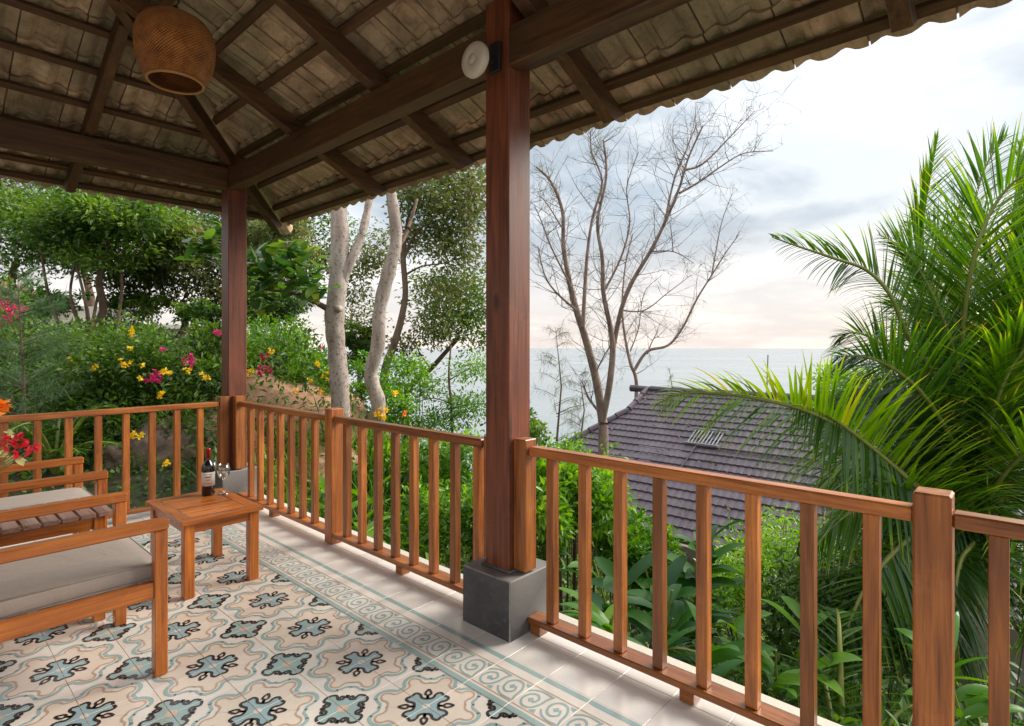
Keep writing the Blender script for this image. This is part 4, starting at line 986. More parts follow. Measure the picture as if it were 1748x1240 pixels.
ST = [([(1030, 760), (1028, 715), (1018, 650), (1000, 580), (984, 530), (972, 480), (962, 420), (960, 360), (940, 310), (915, 285)], .13, .02, .6),
      ([(1028, 720), (1040, 660), (1046, 600), (1042, 560), (1030, 500), (1028, 440), (1020, 380), (1035, 300), (1030, 240)], .085, .02, -.6),
      ([(1046, 600), (1060, 530), (1080, 480), (1110, 430), (1135, 380), (1160, 320), (1175, 270), (1200, 215)], .06, .015, -1),
      ([(995, 560), (998, 500), (1003, 430), (1012, 370), (1028, 310), (1010, 260), (1008, 225)], .05, .015, .8),
      ([(1160, 330), (1195, 310), (1230, 285), (1270, 262), (1320, 258)], .03, .008, .5), ([(1170, 290), (1200, 280), (1250, 230), (1288, 190)], .025, .006, -.5),
      ([(1135, 380), (1150, 310), (1170, 260), (1190, 210)], .03, .01, .6), ([(984, 530), (950, 500), (930, 470), (918, 420)], .03, .01, 0), ([(975, 490), (940, 420), (925, 380), (912, 350)], .025, .008, .3),
      ([(1030, 500), (1060, 440), (1075, 380), (1070, 320), (1090, 260)], .03, .008, .4), ([(1015, 640), (1030, 610), (1042, 590)], .02, .01, 0), ([(1020, 700), (1005, 680), (993, 650)], .035, .012, 0),
      ([(1060, 530), (1100, 530), (1140, 500), (1180, 470)], .02, .006, .4), ([(960, 390), (935, 350), (918, 330)], .02, .006, .2), ([(1110, 430), (1150, 430), (1185, 450)], .018, .006, -.3)]
twiggy('bare_casuarina', 'tall nearly bare casuarina with several forking stems right of the tall post', 13, ST, 3, basez=True, tuft=.42)
ST2 = [([(1086, 720), (1086, 650), (1076, 620), (1066, 570), (1062, 520), (1068, 450), (1080, 400)], .07, .012, .3),
       ([(1083, 632), (1105, 600), (1140, 590), (1165, 560), (1190, 510), (1215, 470), (1240, 430), (1262, 400)], .05, .01, -.4), ([(1215, 470), (1222, 430), (1232, 380), (1250, 330)], .025, .008, .3),
       ([(1105, 605), (1115, 580), (1125, 575)], .02, .01, 0), ([(1076, 600), (1090, 560), (1100, 500), (1130, 470)], .02, .006, .3)]
twiggy('bare_casuarina', 'shorter casuarina forking low, its long branch arching right over the horizon', 21, [(a_, b_*1.3, c_*1.3, d_) for a_, b_, c_, d_ in ST2], 8, basez=True, tuft=.5)
# wispy needle saplings low against the sea
for (lab, px, py, D, top, wd, n) in (('wispy grey green casuarina sapling just right of the tall post', 950, 760, 10.5, 560, 50, 26), ('thin casuarina shoots in front of the sea beside the bare trunk', 990, 760, 12.5, 640, 36, 16), ('small pointed casuarina top showing above the neighbouring roof ridge', 1142, 700, 17, 632, 18, 10)):
    b = W(px, py, D); t = thing('casuarina_sapling', lab, 'tree', tuple(ground_under(b))); m = MB(); topv = W(px+random.uniform(-8, 8), top, D); m.tube([ground_under(b), b, b.lerp(topv, .5)+RV*.1, topv], [.03, .025, .015, .004], BK_TWIG, 5); bb = []; dd = []
    for k in range(n):
        f = random.random(); p = b.lerp(topv, f); a = random.uniform(0, 6.28); Ln = pxr(wd, D)*(1.15-.7*f); q = p+Vector((math.cos(a)*Ln, math.sin(a)*Ln, Ln*.35)); m.tube([p, p.lerp(q, .5)+Vector((0, 0, .03)), q], [.007, .005, .002], BK_TWIG, 3, False)
        for _ in range(46): g_ = random.uniform(.25, 1); pp = p.lerp(q, g_); bb.append(pp); dd.append((random.gauss(0, 1), random.gauss(0, 1), random.gauss(-.1, .8)))
    m.build('trunk', t); l_ = LeafSet(LF_NEEDLE); l_.strips(np.array(bb), np.array(dd), RNG.uniform(.10, .26, len(bb)), .007, .9, 3, shape='blade'); l_.build('needles', t)['kind'] = 'stuff'

# ---------------------------------------------------------------- hedge and flowers on the left
def flower(parent, name, mat, c, size, n=5, rad=.05):
    """a cluster of open blooms, five petals each"""
    l_ = LeafSet(mat); cs = blob(c, (rad,)*3, n, .3); b = []; d = []
    for q in cs:
        ax = unit(np.array([-.5, -.6, .4])+RNG.normal(size=3)*.4); u = unit(np.cross(ax, RNG.normal(size=3))); w_ = np.cross(ax, u)
        for k in range(5): a = 2*math.pi*k/5; b.append(q); d.append(u*math.cos(a)+w_*math.sin(a)+ax*.35)
    b = np.array(b); d = np.array(d); l_.strips(b, d, size, size*.85, .3, 3, shape='ovate', cup=.1); return l_.build(name, parent)
def shrub(name, label, lobes, mat, nl, ls, lw, cat='shrub', group=None, v=None, flowers=(), D=None, stems=8):
    c0 = W(*lobes[0][:3]); t = thing(name, label, cat, tuple(ground_under(c0)), group); l_ = LeafSet(mat); m = MB(); b0 = ground_under(c0)
    tot = sum(q[3]*q[4] for q in lobes)
    for (cx_, cy_, dd, rx, ry) in lobes:
        c = W(cx_, cy_, dd); n = int(nl*rx*ry/tot); k = max(4, n//45); cl = blob(c, (pxr(rx, dd), pxr(rx, dd), pxr(ry, dd)), k, .45); base = np.repeat(cl, 45, 0); off = RNG.normal(size=base.shape)*pxr(rx, dd)*.16+0
        vt = np.repeat(RNG.uniform(.15, .85, k), 45); l_.leaves(base+off, ls, lw, dirs=unit(off)+np.array([-.2, -.3, .25]), v=vt if v is None else np.clip(vt+v, 0, 1))
        for s_ in range(stems):
            q = Vector(blob(c, (pxr(rx*.8, dd),)*2+(pxr(ry*.8, dd),), 1)[0]); st = b0.lerp(ground_under(q), .7); m.tube([st, st.lerp(q, .5)+Vector((.05, 0, .05)), q], [.014, .01, .004], BK_BROWN, 4, False)
    l_.build('foliage', t); m.build('stem', t)
    for (fx, fy, fd, mat_, nm, sz, n, rr) in flowers: flower(t, nm, mat_, W(fx, fy, fd), sz, n, rr)
    return t
Yl = lambda x, y, d, n=4, r=.06: (x, y, d, FL_YEL, 'yellow_bloom', .045, n, r)
Mg = lambda x, y, d, n=12, r=.08: (x, y, d, FL_MAG, 'magenta_bloom', .035, n, r)
shrub('flowering_hedge', 'broad flowering hedge behind the left railing with yellow and magenta blooms', [(130, 640, 8, 90, 70), (230, 615, 8, 90, 60), (320, 650, 8, 70, 60), (170, 730, 7.6, 110, 60), (300, 740, 7.4, 50, 60), (60, 600, 8.4, 70, 50), (360, 600, 8.4, 40, 50)], LF_MID, 21000, .085, .045, 'hedge', v=.08,
      flowers=[Yl(160, 629, 7.2), Yl(210, 619, 7.2, 7, .08), Yl(222, 568, 7.5, 5, .07), Yl(226, 593, 7.4, 2), Mg(264, 645, 7.1, 20, .1), Yl(285, 636, 7.1, 6, .07), Mg(277, 596, 7.3, 4, .04), Mg(325, 615, 7.3, 14, .1), Yl(316, 632, 7.2, 3), Yl(350, 644, 7.2, 4), Yl(276, 676, 7.0, 4), Yl(240, 650, 7.2, 2), Mg(370, 569, 7.6, 8, .06), Yl(247, 621, 7.2, 2), Yl(228, 742, 6.7, 6, .09), Yl(288, 792, 6.5, 3, .06), Yl(118, 612, 7.3, 1)])
shrub('bougainvillea', 'magenta bougainvillea at the left edge of the view in front of the house', [(20, 560, 9, 45, 35), (-20, 520, 9, 50, 50)], LF_MID, 1800, .08, .045, flowers=[Mg(5, 520, 8.4, 34, .15), Mg(28, 535, 8.4, 22, .12), Mg(8, 548, 8.4, 20, .12), Mg(40, 528, 8.5, 10, .07)])
shrub('flowering_shrub', 'shrub with magenta and yellow blooms on the rock just right of the corner post', [(450, 600, 8.6, 45, 35), (500, 610, 9, 50, 40), (470, 580, 9.5, 60, 30)], LF_BRIGHT, 5200, .075, .04, v=-.05, flowers=[Mg(449, 609, 8.0, 12, .08), Mg(445, 633, 7.9, 14, .08), Mg(460, 632, 7.9, 12, .08), Yl(467, 601, 8.0, 6, .06), Yl(430, 637, 7.9, 5, .06), Mg(547, 596, 8.6, 6, .05)])
shrub('flowering_shrub', 'yellow flowered shrub hanging down the rock beside the pale trunks', [(530, 640, 8.4, 40, 35), (560, 665, 8.3, 25, 25), (500, 650, 8.6, 30, 25)], LF_BRIGHT, 3200, .07, .035, v=0, flowers=[Yl(532, 651, 7.8, 5, .06), Yl(545, 622, 7.9, 4), Yl(556, 645, 7.8, 3), Yl(505, 665, 7.8, 2), Yl(548, 668, 7.8, 3)])
shrub('flowering_shrub', 'yellow flowered shrub growing right of the leaning pale trunk', [(665, 690, 8.5, 40, 45), (690, 650, 9.5, 45, 40), (610, 650, 9.2, 20, 50)], LF_BRIGHT, 4200, .075, .038, v=-.05, flowers=[Yl(640, 668, 7.9, 3), Yl(652, 715, 7.8, 5), Yl(673, 672, 7.9, 3), Yl(642, 705, 7.8, 4), Yl(655, 700, 7.8, 3), (690, 706, 7.9, FL_ORA, 'orange_bloom', .04, 3, .05)])
# feathery young casuarina on the far left
t = thing('young_casuarina', 'feathery young casuarina with a thin straight stem at the left edge', 'tree', tuple(ground_under(W(42, 760, 6.6))))
m = MB(); b = W(44, 780, 6.6); tp = W(30, 470, 6.6); m.tube([ground_under(b), b, W(40, 640, 6.6), tp], [.02, .018, .013, .004], BK_TWIG, 6); bb = []; dd = []
for k in range(72):
    f = random.uniform(.1, 1); p = b.lerp(tp, f); a = random.uniform(0, 6.28); Ln = .75*(1.1-.6*f); q = p+Vector((math.cos(a)*Ln, math.sin(a)*Ln, Ln*.3)); m.tube([p, q], [.006, .002], BK_TWIG, 3, False)
    for _ in range(110): g_ = random.uniform(.15, 1); bb.append(p.lerp(q, g_)); dd.append((math.cos(a)+random.gauss(0, .7), math.sin(a)+random.gauss(0, .7), random.gauss(.1, .6)))
m.build('trunk', t); l_ = LeafSet(LF_NEEDLEG); l_.strips(np.array(bb), np.array(dd), RNG.uniform(.08, .2, len(bb)), .006, .7, 3, shape='blade'); l_.build('needles', t)['kind'] = 'stuff'
# rocks
def rock(label, c, r, mat, seed, name='boulder'):
    import mathutils
    import bmesh
    bm = bmesh.new(); bmesh.ops.create_icosphere(bm, subdivisions=5, radius=1); off = Vector((seed*3.1, seed*1.7, seed))
    for v in bm.verts:
        n = mathutils.noise.fractal(v.co*1.1+off, 1, 2, 5); c_ = mathutils.noise.noise(v.co*.6+off); n2_ = mathutils.noise.ridged_multi_fractal(v.co*2.6+off, 1, 2, 4, 1, 2); v.co *= 1+.2*n+.2*c_+.035*n2_
        v.co = Vector((v.co.x*r[0], v.co.y*r[1], v.co.z*r[2]))
    me = bpy.data.meshes.new(name); bm.to_mesh(me); bm.free(); me.polygons.foreach_set('use_smooth', [True]*len(me.polygons)); me.materials.append(mat); me.update()
    o = link(name, me, None, c); tag(o, label, 'rock'); return o
rock('large orange sloping rock face just right of the corner post', W(470, 745, 8.6), (1.2, 1.2, .98), ROCK, 1, 'rock_outcrop')
rock('orange rock shoulder at the foot of the pale trunks', W(560, 740, 8.4), (.8, .9, .55), ROCK, 2, 'rock_outcrop')
rock('brown boulder behind the left railing above the slatted table', W(225, 790, 7.2), (.42, .42, .3), ROCKG, 3)
rock('dark boulder under the flowering hedge near the corner post', W(300, 780, 7.4), (.5, .5, .5), ROCKG, 4)
rock('low pinkish stone between the middle balusters and the rock face', W(430, 800, 7.6), (.5, .5, .45), ROCK, 5)
rock('reddish stone lying under the pale trunks', W(545, 800, 7.4), (.45, .5, .35), ROCK, 6)

# ---------------------------------------------------------------- houses
hs = thing('white_house', 'pale rendered house with an orange tiled roof behind the left trees', 'house', tuple(W(60, 560, 19)))
def at(px, py, D): return W(px, py, D)
c = W(85, 535, 19); m = MB(); a0 = Vector((c.x-4.5, c.y-1.5, -1)); m.box(a0, (c.x+2.2, c.y+5, 2.75), PLWHITE); m.build('wall', hs)
c2 = W(250, 560, 20); m = MB(); m.box((c2.x-3.2, c2.y-.5, -1), (c2.x+2.6, c2.y+4, 2.05), PLWHITE); m.box((c2.x-3.4, c2.y-.7, 2.053), (c2.x+2.8, c2.y+4.2, 2.2), PLWHITE); m.build('annex_wall', hs)
m = MB(); zr = 2.76; X0, X1, Y0, Y1 = c.x-5.1, c.x+.2, c.y-2.1, c.y+5.6
m.add([(X0, Y0, zr), (X1, Y0, zr), (X1, Y1, zr), (X0, Y1, zr), (X0+2.2, (Y0+Y1)/2, zr+1.4), (X1-2.2, (Y0+Y1)/2, zr+1.4), (X0, Y0, zr-.12), (X1, Y0, zr-.12), (X1, Y1, zr-.12), (X0, Y1, zr-.12)],
      [(0, 1, 5, 4), (1, 2, 5), (2, 3, 4, 5), (3, 0, 4), (0, 6, 7, 1), (1, 7, 8, 2), (2, 8, 9, 3), (3, 9, 6, 0), (6, 9, 8, 7)], RED_R); m.build('roof', hs)
for k in range(3):
    m = MB(); m.box((c.x-3.8+k*1.9, c.y-1.56, .6), (c.x-2.8+k*1.9, c.y-1.5, 1.9), simple('window_dark', (.05, .06, .07), .15) if k == 0 else bpy.data.materials['window_dark']); w_ = m.build('window', hs)
    m = MB(); x_ = c.x-3.8+k*1.9
    for (p, q) in (((x_-.06, .54), (x_+1.06, .6)), ((x_-.06, 1.9), (x_+1.06, 1.96)), ((x_-.06, .6), (x_, 1.9)), ((x_+1, .6), (x_+1.06, 1.9))): m.box((p[0], c.y-1.6, p[1]), (q[0], c.y-1.501, q[1]), WHITEP)
    f_ = m.build('frame', None); f_.parent = w_
# neighbouring villa below: dutch hip roof
nh = thing('neighbour_villa', 'low villa below the balcony with a purple brown tiled hip roof', 'house', (16.6, 3, -5))
RXX, RZ, S2 = 16.6, 0.0, .5
def half_w(x): # y of the north edge at a given x
    return 9.1 if x > 15.4 else 9.1+(15.4-x)*.56
YS = -8.0
m = MB(); m.box((12.2, YS+1, -6.5), (21, 9.6, -2.55), PLWHITE); m.build('wall', nh)
THN = .30*math.cos(math.atan(S2)); nr = int((RXX-11.1)/THN)
def course_strip(x0, x1, first):
    """one course of interlocking tiles, wave profile, lower lip proud of the course beneath"""
    z0 = RZ-S2*(RXX-x0); z1 = RZ-S2*(RXX-x1); ya, yb = YS, half_w(x0); yb1 = half_w(x1); n = int((yb-ya)/.044); vs = []; fs = []
    for k in range(n+1):
        y = ya+(yb-ya)*k/n; y1 = min(y, yb1); wv_ = .016*(abs(math.sin(math.pi*y/.175))**.7); lip = .035
        vs += [(x0, y, z0+lip+wv_-.03), (x0, y, z0+lip+wv_), (x1, y1, z1+wv_)]
    for k in range(n): a = 3*k; b = a+3; fs += [(a, a+1, b+1, b), (a+1, a+2, b+2, b+1)]
    return vs, fs
for k in range(nr):
    x1 = RXX-k*THN; x0 = RXX-(k+1)*THN; vs, fs = course_strip(x0, x1, k == 0); m = MB(); m.add(vs, fs, NEIGH); m.build('tile_course', nh)
m = MB()
for k in range(24): # cap tiles
    y = YS+k*.74
    if y < 9.1: m.tube([(RXX, y, RZ+.02), (RXX, y+.72, RZ+.03)], [.10, .115], NEIGH, 8)
m.build('ridge_cap', nh)
hp = [(16.6, 9.1), (15.4, 9.12), (14.6, 9.56), (13.4, 10.24), (12.2, 10.9), (11.1, 11.5)]
m = MB()
for (a, b) in zip(hp[:-1], hp[1:]):
    L_ = math.dist(a, b); k_ = max(1, int(L_/.4))
    for q in range(k_):
        f0, f1 = q/k_, (q+.96)/k_; pa = (a[0]+(b[0]-a[0])*f0, a[1]+(b[1]-a[1])*f0); pb = (a[0]+(b[0]-a[0])*f1, a[1]+(b[1]-a[1])*f1)
        m.tube([(pa[0], pa[1], RZ-S2*(RXX-pa[0])+.05), (pb[0], pb[1], RZ-S2*(RXX-pb[0])+.06)], [.085, .10], NEIGH, 7)
m.build('hip_cap', nh)
m = MB(); zz = lambda x: RZ-S2*(RXX-x)-.01
m.add([(x, y, zz(x)) for x, y in hp]+[(22.0, 12.2, -2.8), (22, 9.1, -2.8)]+[(RXX+.02, 9.1, RZ)], [(0, 1, 7), (1, 2, 6, 7), (2, 3, 6), (3, 4, 6), (4, 5, 6)], NEIGH)
m.add([(RXX, YS, RZ-.01), (RXX, 9.1, RZ-.01), (22, 9.1, -2.71), (22, YS, -2.71)], [(0, 3, 2, 1)], NEIGH); m.build('rear_slope', nh)
m = MB(); m.box((11.0, YS, -2.95), (11.12, 11.4, -2.72), simple('fascia', (.18, .14, .12), .7)); m.build('fascia', nh)
# joint line and louvred roof light
def onroof(x, y, h=0): return Vector((x, y, RZ-S2*(RXX-x)+h+.035))
m = MB(); m.beam(onroof(12.9, 6.35, .02), onroof(14.15, 6.35, .02), .03, .03, METAL); m.beam(onroof(14.12, 3.0, .02), onroof(14.12, 6.35, .02), .05, .04, NEIGH); m.build('roof_joint', nh)
rl = thing('roof_light', 'small galvanised louvred roof light on the villa roof', 'roof light', tuple(onroof(14.5, 6.2)))
for k in range(9):
    m = MB(); y = 5.86+k*.095; m.beam(onroof(14.2, y, .04), onroof(14.75, y, .04), .03, .02, GALV, up=(-.3, .5, 1)); m.build('louvre', rl)
m = MB(); m.beam(onroof(14.17, 5.8, .03), onroof(14.17, 6.7, .03), .04, .04, GALV); m.build('frame', rl); m = MB(); m.beam(onroof(14.78, 5.8, .03), onroof(14.78, 6.7, .03), .04, .04, GALV); m.build('frame', rl)
l_ = LeafSet(simple('dry_leaf', (.22, .12, .05), .8, var=.5)); n = 260; xx = RNG.uniform(11.6, 16.4, n); yy = RNG.uniform(-1, 9.2, n); l_.leaves(np.stack([xx, yy, RZ-S2*(RXX-xx)+.06], 1), .13, .05, up=2); o = l_.build('leaf_litter'); tag(o, 'dry brown leaves scattered over the purple brown villa roof', 'fallen leaves', kind='stuff')
an = thing('antenna_pole', 'thin grey antenna pole standing on the villa roof ridge', 'antenna', tuple(W(1310, 672, 16)))
m = MB(); m.tube([W(1309, 672, 16), W(1311, 606, 16)], [.022, .018], GALV, 6); m.build('pole', an)

# ---------------------------------------------------------------- coconut palm
def frond(parent, P, Lm, name='frond', nside=80, v=.4, droop=.9, seed=0, hang=.25, t0=.12, yellow=None, roll=0, face=False, width=.045, lift=.15, tw=0):
    """rachis through P; leaflets both sides, longest in the middle, bending under their weight"""
    P = [Vector(p) for p in P]; c = catmull(P, 6); N = len(c); cum = [0]
    for i in range(1, N): cum.append(cum[-1]+(c[i]-c[i-1]).length)
    m = MB(); m.tube(c, [.026*(1-i/(N-1))**.8+.004 for i in range(N)], FRSTEM, 7); r = m.build(name, parent, True)
    l_ = LeafSet(LF_PALM); B = []; Dr = []; Ln = []; VV = []; Wd = []
    rs = np.random.default_rng(seed+100)
    for k in range(nside):
        t = t0+(1-t0)*(k+.5)/nside; s = t*cum[-1]; i = min(int(np.searchsorted(cum, s)), N-1); i = max(i, 1); f = (s-cum[i-1])/max(cum[i]-cum[i-1], 1e-6); p = c[i-1].lerp(c[i], f); tg = (c[i]-c[i-1]).normalized()
        sd = tg.cross(Vector((0, 0, 1)))
        if face: sd = tg.cross(-FV)
        if sd.length < .2: sd = tg.cross(RV)
        sd.normalize(); up = sd.cross(tg); ro = math.radians(roll); sd, up = sd*math.cos(ro)+up*math.sin(ro), up*math.cos(ro)-sd*math.sin(ro); prof = (math.sin(math.pi*min(1, (t*.93+.07))**.8)**.55)
        for sg in (-1, 1):
            g = rs.normal(size=3)*.07; d = sd*sg*(1-.5*t**2)+tg*(.3+.75*t**1.5)+up*lift-Vector((0, 0, hang))+Vector(g)
            if tw: d = d+up*tw*sg
            B.append(p); Dr.append(d); Ln.append(Lm*prof*rs.uniform(.88, 1.08)); VV.append(v+(yellow*t if yellow else 0)+(.1 if sg > 0 else -.05)); Wd.append(width*(.6+.4*prof)*rs.uniform(.8, 1.15))
    l_.strips(np.array(B), np.array(Dr), np.array(Ln), np.array(Wd), droop*rs.uniform(.7, 1.3, len(B)), 6, v=np.array(VV), shape='blade', cup=.16, tips=.5); o = l_.build('leaflets', None); o.parent = r; o['kind'] = 'stuff'; return r
PD_ = 5.0
pal = thing('coconut_palm', 'big coconut palm filling the right side with arching feathery fronds', 'palm', tuple(ground_under(W(1665, 900, 5.6))))
CR = W(1668, 905, 5.6)
m = MB(); m.tube([ground_under(CR), CR-Vector((0, 0, .5)), CR+Vector((0, 0, .1))], [.17, .15, .10], BK_PALE, 12)
m.build('trunk', pal, True)
m = MB(); m.tube([CR-Vector((0, 0, .1)), W(1640, 840, 5.6)], [.06, .04], FRSTEM, 8); m.tube([CR-Vector((0, 0, .1)), W(1672, 800, 5.7)], [.06, .04], FRSTEM, 8); m.tube([CR-Vector((0, 0, .1)), W(1705, 850, 5.5)], [.06, .04], BK_BROWN, 8); m.build('leaf_base', pal, True)
def fr(pts, Lm, **k): return frond(pal, [CR]+[W(*p) for p in pts], Lm, **k)
fr([(1605, 860, 5.3), (1560, 825, 5.05), (1490, 768, 4.8), (1430, 728, 4.6), (1370, 700, 4.45), (1300, 682, 4.3), (1230, 672, 4.2), (1165, 672, 4.15), (1118, 692, 4.1)], .82, v=.42, yellow=.12, seed=1, hang=0.22, droop=0.6, nside=105, roll=20, lift=0.0, width=.04, face=True)
fr([(1640, 760, 5.6), (1600, 650, 5.5), (1550, 575, 5.3), (1520, 505, 5.2), (1480, 462, 5.2), (1420, 440, 5.1), (1360, 420, 5.1), (1318, 405, 5.1)], .74, v=.2, seed=2, hang=0.1, droop=0.9, nside=115, lift=0.1, roll=-15, width=.032, face=True)
fr([(1650, 780, 5.8), (1640, 640, 5.7), (1648, 520, 5.5), (1668, 420, 5.3), (1705, 340, 5.2), (1760, 290, 5.0), (1850, 250, 4.8)], 1.2, v=.38, seed=3, hang=-0.2, droop=0.35, nside=105, lift=0.1, roll=20, face=True)
fr([(1680, 780, 5.4), (1695, 700, 5.2), (1730, 620, 5.0), (1790, 560, 4.8), (1880, 530, 4.6)], 1.25, v=.4, seed=4, hang=-0.05, droop=0.5, nside=95, lift=0.1, roll=-20, face=True)
fr([(1655, 760, 6.2), (1600, 600, 6.4), (1570, 480, 6.5), (1575, 380, 6.6), (1590, 290, 6.6), (1600, 235, 6.6)], 1.05, v=.35, seed=5, hang=-.1, droop=.5, nside=105, lift=.3, roll=-20, face=True)
fr([(1690, 760, 6.2), (1700, 600, 6.5), (1720, 450, 6.6), (1735, 320, 6.6), (1740, 240, 6.5)], 1.05, v=.3, seed=6, hang=-.1, droop=.5, nside=105, lift=.3, roll=30)
fr([(1620, 820, 5.9), (1560, 740, 6.1), (1500, 690, 6.2), (1440, 690, 6.3), (1400, 720, 6.3)], .95, v=.3, seed=7, hang=.3, droop=1.0, nside=95, roll=20, face=True)
fr([(1640, 800, 6.2), (1590, 690, 6.5), (1530, 610, 6.6), (1470, 570, 6.7), (1425, 575, 6.7)], 1.05, v=.15, seed=8, hang=0.1, droop=0.7, nside=100, roll=25, face=True)
fr([(1700, 830, 5.3), (1760, 770, 5.0), (1850, 760, 4.7)], 1.1, v=.25, seed=9, hang=.4, droop=.9, nside=60, roll=40)
fr([(1600, 900, 5.1), (1540, 930, 4.8), (1480, 1000, 4.6), (1440, 1090, 4.5), (1420, 1180, 4.4)], .9, v=.3, seed=10, hang=.3, droop=.9, nside=80, lift=.1, roll=35)
fr([(1660, 930, 5.0), (1640, 960, 4.7), (1630, 1040, 4.5), (1640, 1140, 4.3)], .9, v=.2, seed=11, hang=.3, droop=.8, nside=70, roll=-30)
fr([(1710, 900, 5.1), (1760, 930, 4.8), (1790, 1000, 4.6), (1800, 1100, 4.4)], .95, v=.3, seed=12, hang=.3, droop=.8, nside=70, roll=30)
fr([(1690, 740, 5.8), (1720, 620, 5.7), (1780, 470, 5.5), (1860, 400, 5.3)], 1.2, v=.2, seed=13, hang=.0, droop=.6, nside=85, roll=25)
fr([(1640, 700, 6.4), (1650, 560, 6.8), (1620, 450, 7.0), (1580, 390, 7.1), (1545, 380, 7.2)], 1.1, v=.1, seed=14, hang=.1, droop=.8, nside=100, roll=-40)
fr([(1650, 860, 6.4), (1590, 800, 6.8), (1520, 790, 7.0), (1450, 840, 7.1)], .95, v=.1, seed=15, hang=.3, droop=.9, nside=90, roll=40)
fr([(1665, 790, 5.9), (1655, 700, 6.0), (1610, 590, 6.0), (1560, 530, 6.0), (1510, 520, 6.0)], 1.0, v=.3, seed=16, hang=0.1, droop=0.7, nside=100, roll=-25, face=True)
fr([(1690, 800, 5.6), (1725, 720, 5.6), (1760, 690, 5.5), (1830, 690, 5.3)], 1.1, v=.15, seed=17, hang=.3, droop=.9, nside=70, roll=45)
fr([(1640, 790, 5.4), (1595, 700, 5.2), (1540, 640, 5.0), (1480, 610, 4.9), (1425, 610, 4.85)], 1.0, v=.15, seed=31, hang=0.1, droop=0.7, nside=105, roll=15, width=.035, face=True)
fr([(1655, 740, 5.7), (1630, 610, 5.6), (1590, 500, 5.5), (1545, 430, 5.5), (1500, 400, 5.5)], 1.05, v=.2, seed=32, hang=0.05, droop=0.7, nside=110, roll=-20, width=.035, face=True)
fr([(1620, 850, 5.4), (1560, 790, 5.4), (1500, 770, 5.4), (1440, 790, 5.4), (1400, 850, 5.3)], .9, v=.1, seed=33, hang=.3, droop=1.0, nside=95, roll=40, width=.035)
fr([(1700, 800, 5.6), (1720, 700, 5.4), (1750, 600, 5.2), (1800, 520, 5.0)], 1.25, v=.15, seed=34, hang=.0, droop=.7, nside=95, roll=-25, width=.04)
fr([(1670, 760, 5.9), (1690, 640, 5.9), (1700, 520, 5.8), (1690, 430, 5.8), (1660, 360, 5.8)], 1.1, v=.25, seed=35, hang=0.0, droop=0.5, nside=105, roll=15, width=.04, face=True)
fr([(1600, 872, 5.2), (1560, 830, 4.95), (1500, 775, 4.75), (1440, 728, 4.6), (1390, 698, 4.5), (1350, 690, 4.4)], .95, v=.28, seed=41, hang=1.5, droop=1.3, nside=80, roll=10, lift=-.3, width=.035)
fr([(1620, 900, 5.2), (1570, 860, 5.0), (1500, 850, 4.8), (1430, 890, 4.6), (1380, 950, 4.5)], .8, v=.35, seed=42, hang=.3, droop=.9, nside=80, roll=15, face=True, width=.035)
fr([(1680, 780, 6.2), (1690, 640, 6.4), (1670, 500, 6.5), (1660, 380, 6.6), (1680, 290, 6.6), (1720, 230, 6.5)], 1.2, v=.25, seed=51, hang=.0, droop=.6, nside=110, roll=15, face=True, width=.04)
fr([(1700, 780, 6.0), (1735, 640, 6.0), (1750, 500, 6.0), (1755, 380, 5.9), (1790, 290, 5.8)], 1.25, v=.2, seed=52, hang=.05, droop=.6, nside=110, roll=-15, face=True, width=.04)
fr([(1660, 760, 6.6), (1620, 620, 6.8), (1600, 500, 6.9), (1620, 400, 6.9), (1660, 340, 6.8)], 1.15, v=.12, seed=53, hang=.1, droop=.8, nside=110, roll=20, face=True, width=.04)
fr([(1650, 800, 5.9), (1600, 720, 5.8), (1540, 670, 5.7), (1480, 660, 5.7), (1420, 690, 5.7)], 1.0, v=.2, seed=54, hang=.3, droop=1.0, nside=100, roll=-10, face=True, width=.035)
# small areca palms low down
def small_palm(label, base, n, Lr, Lm, seed, v=.4):
    rs = random.Random(seed); b = Vector(base); t = thing('areca_palm', label, 'palm', tuple(b), 'young palms below the railings')
    for k in range(n):
        a = 2*math.pi*k/n+rs.uniform(-.3, .3); e = rs.uniform(.5, 1.2); h = Lr*rs.uniform(.8, 1.1); d = Vector((math.cos(a), math.sin(a), 0)); p1 = b+Vector((0, 0, h*.45*e))+d*h*.15; p2 = b+Vector((0, 0, h*.8*e))+d*h*.45; p3 = b+Vector((0, 0, h*.75*e))+d*h*.85
        frond(t, [b, p1, p2, p3], Lm, nside=30, v=v, seed=seed*10+k, hang=.15, droop=.6, t0=.25, width=.03)
def GP(px, py, D): return ground_under(W(px, py, D))
def lowp(px, py, D, up=.0): # plant base so that its middle sits at px,py
    p = W(px, py, D); return (p.x, p.y, max(float(gz(p.x, p.y))-.05, p.z-1.3+up))
small_palm('young palm with fine fronds below the rail just left of the plinth', lowp(715, 960, 4.6), 9, 1.15, .38, 21, .5)
small_palm('dark young palm seen between the first balusters right of the plinth', lowp(1035, 1000, 4.2), 8, 1.0, .36, 22, .1)
small_palm('young palm behind the balusters left of the thick newel', lowp(1440, 1130, 3.6), 9, 1.2, .42, 23, .25)
small_palm('young palm low behind the far right baluster', lowp(1690, 1160, 3.3), 8, 1.0, .4, 24, .3)
small_palm('small palm behind the left railing above the chair arms', lowp(95, 850, 6.6, .5), 8, .8, .3, 25, .3)
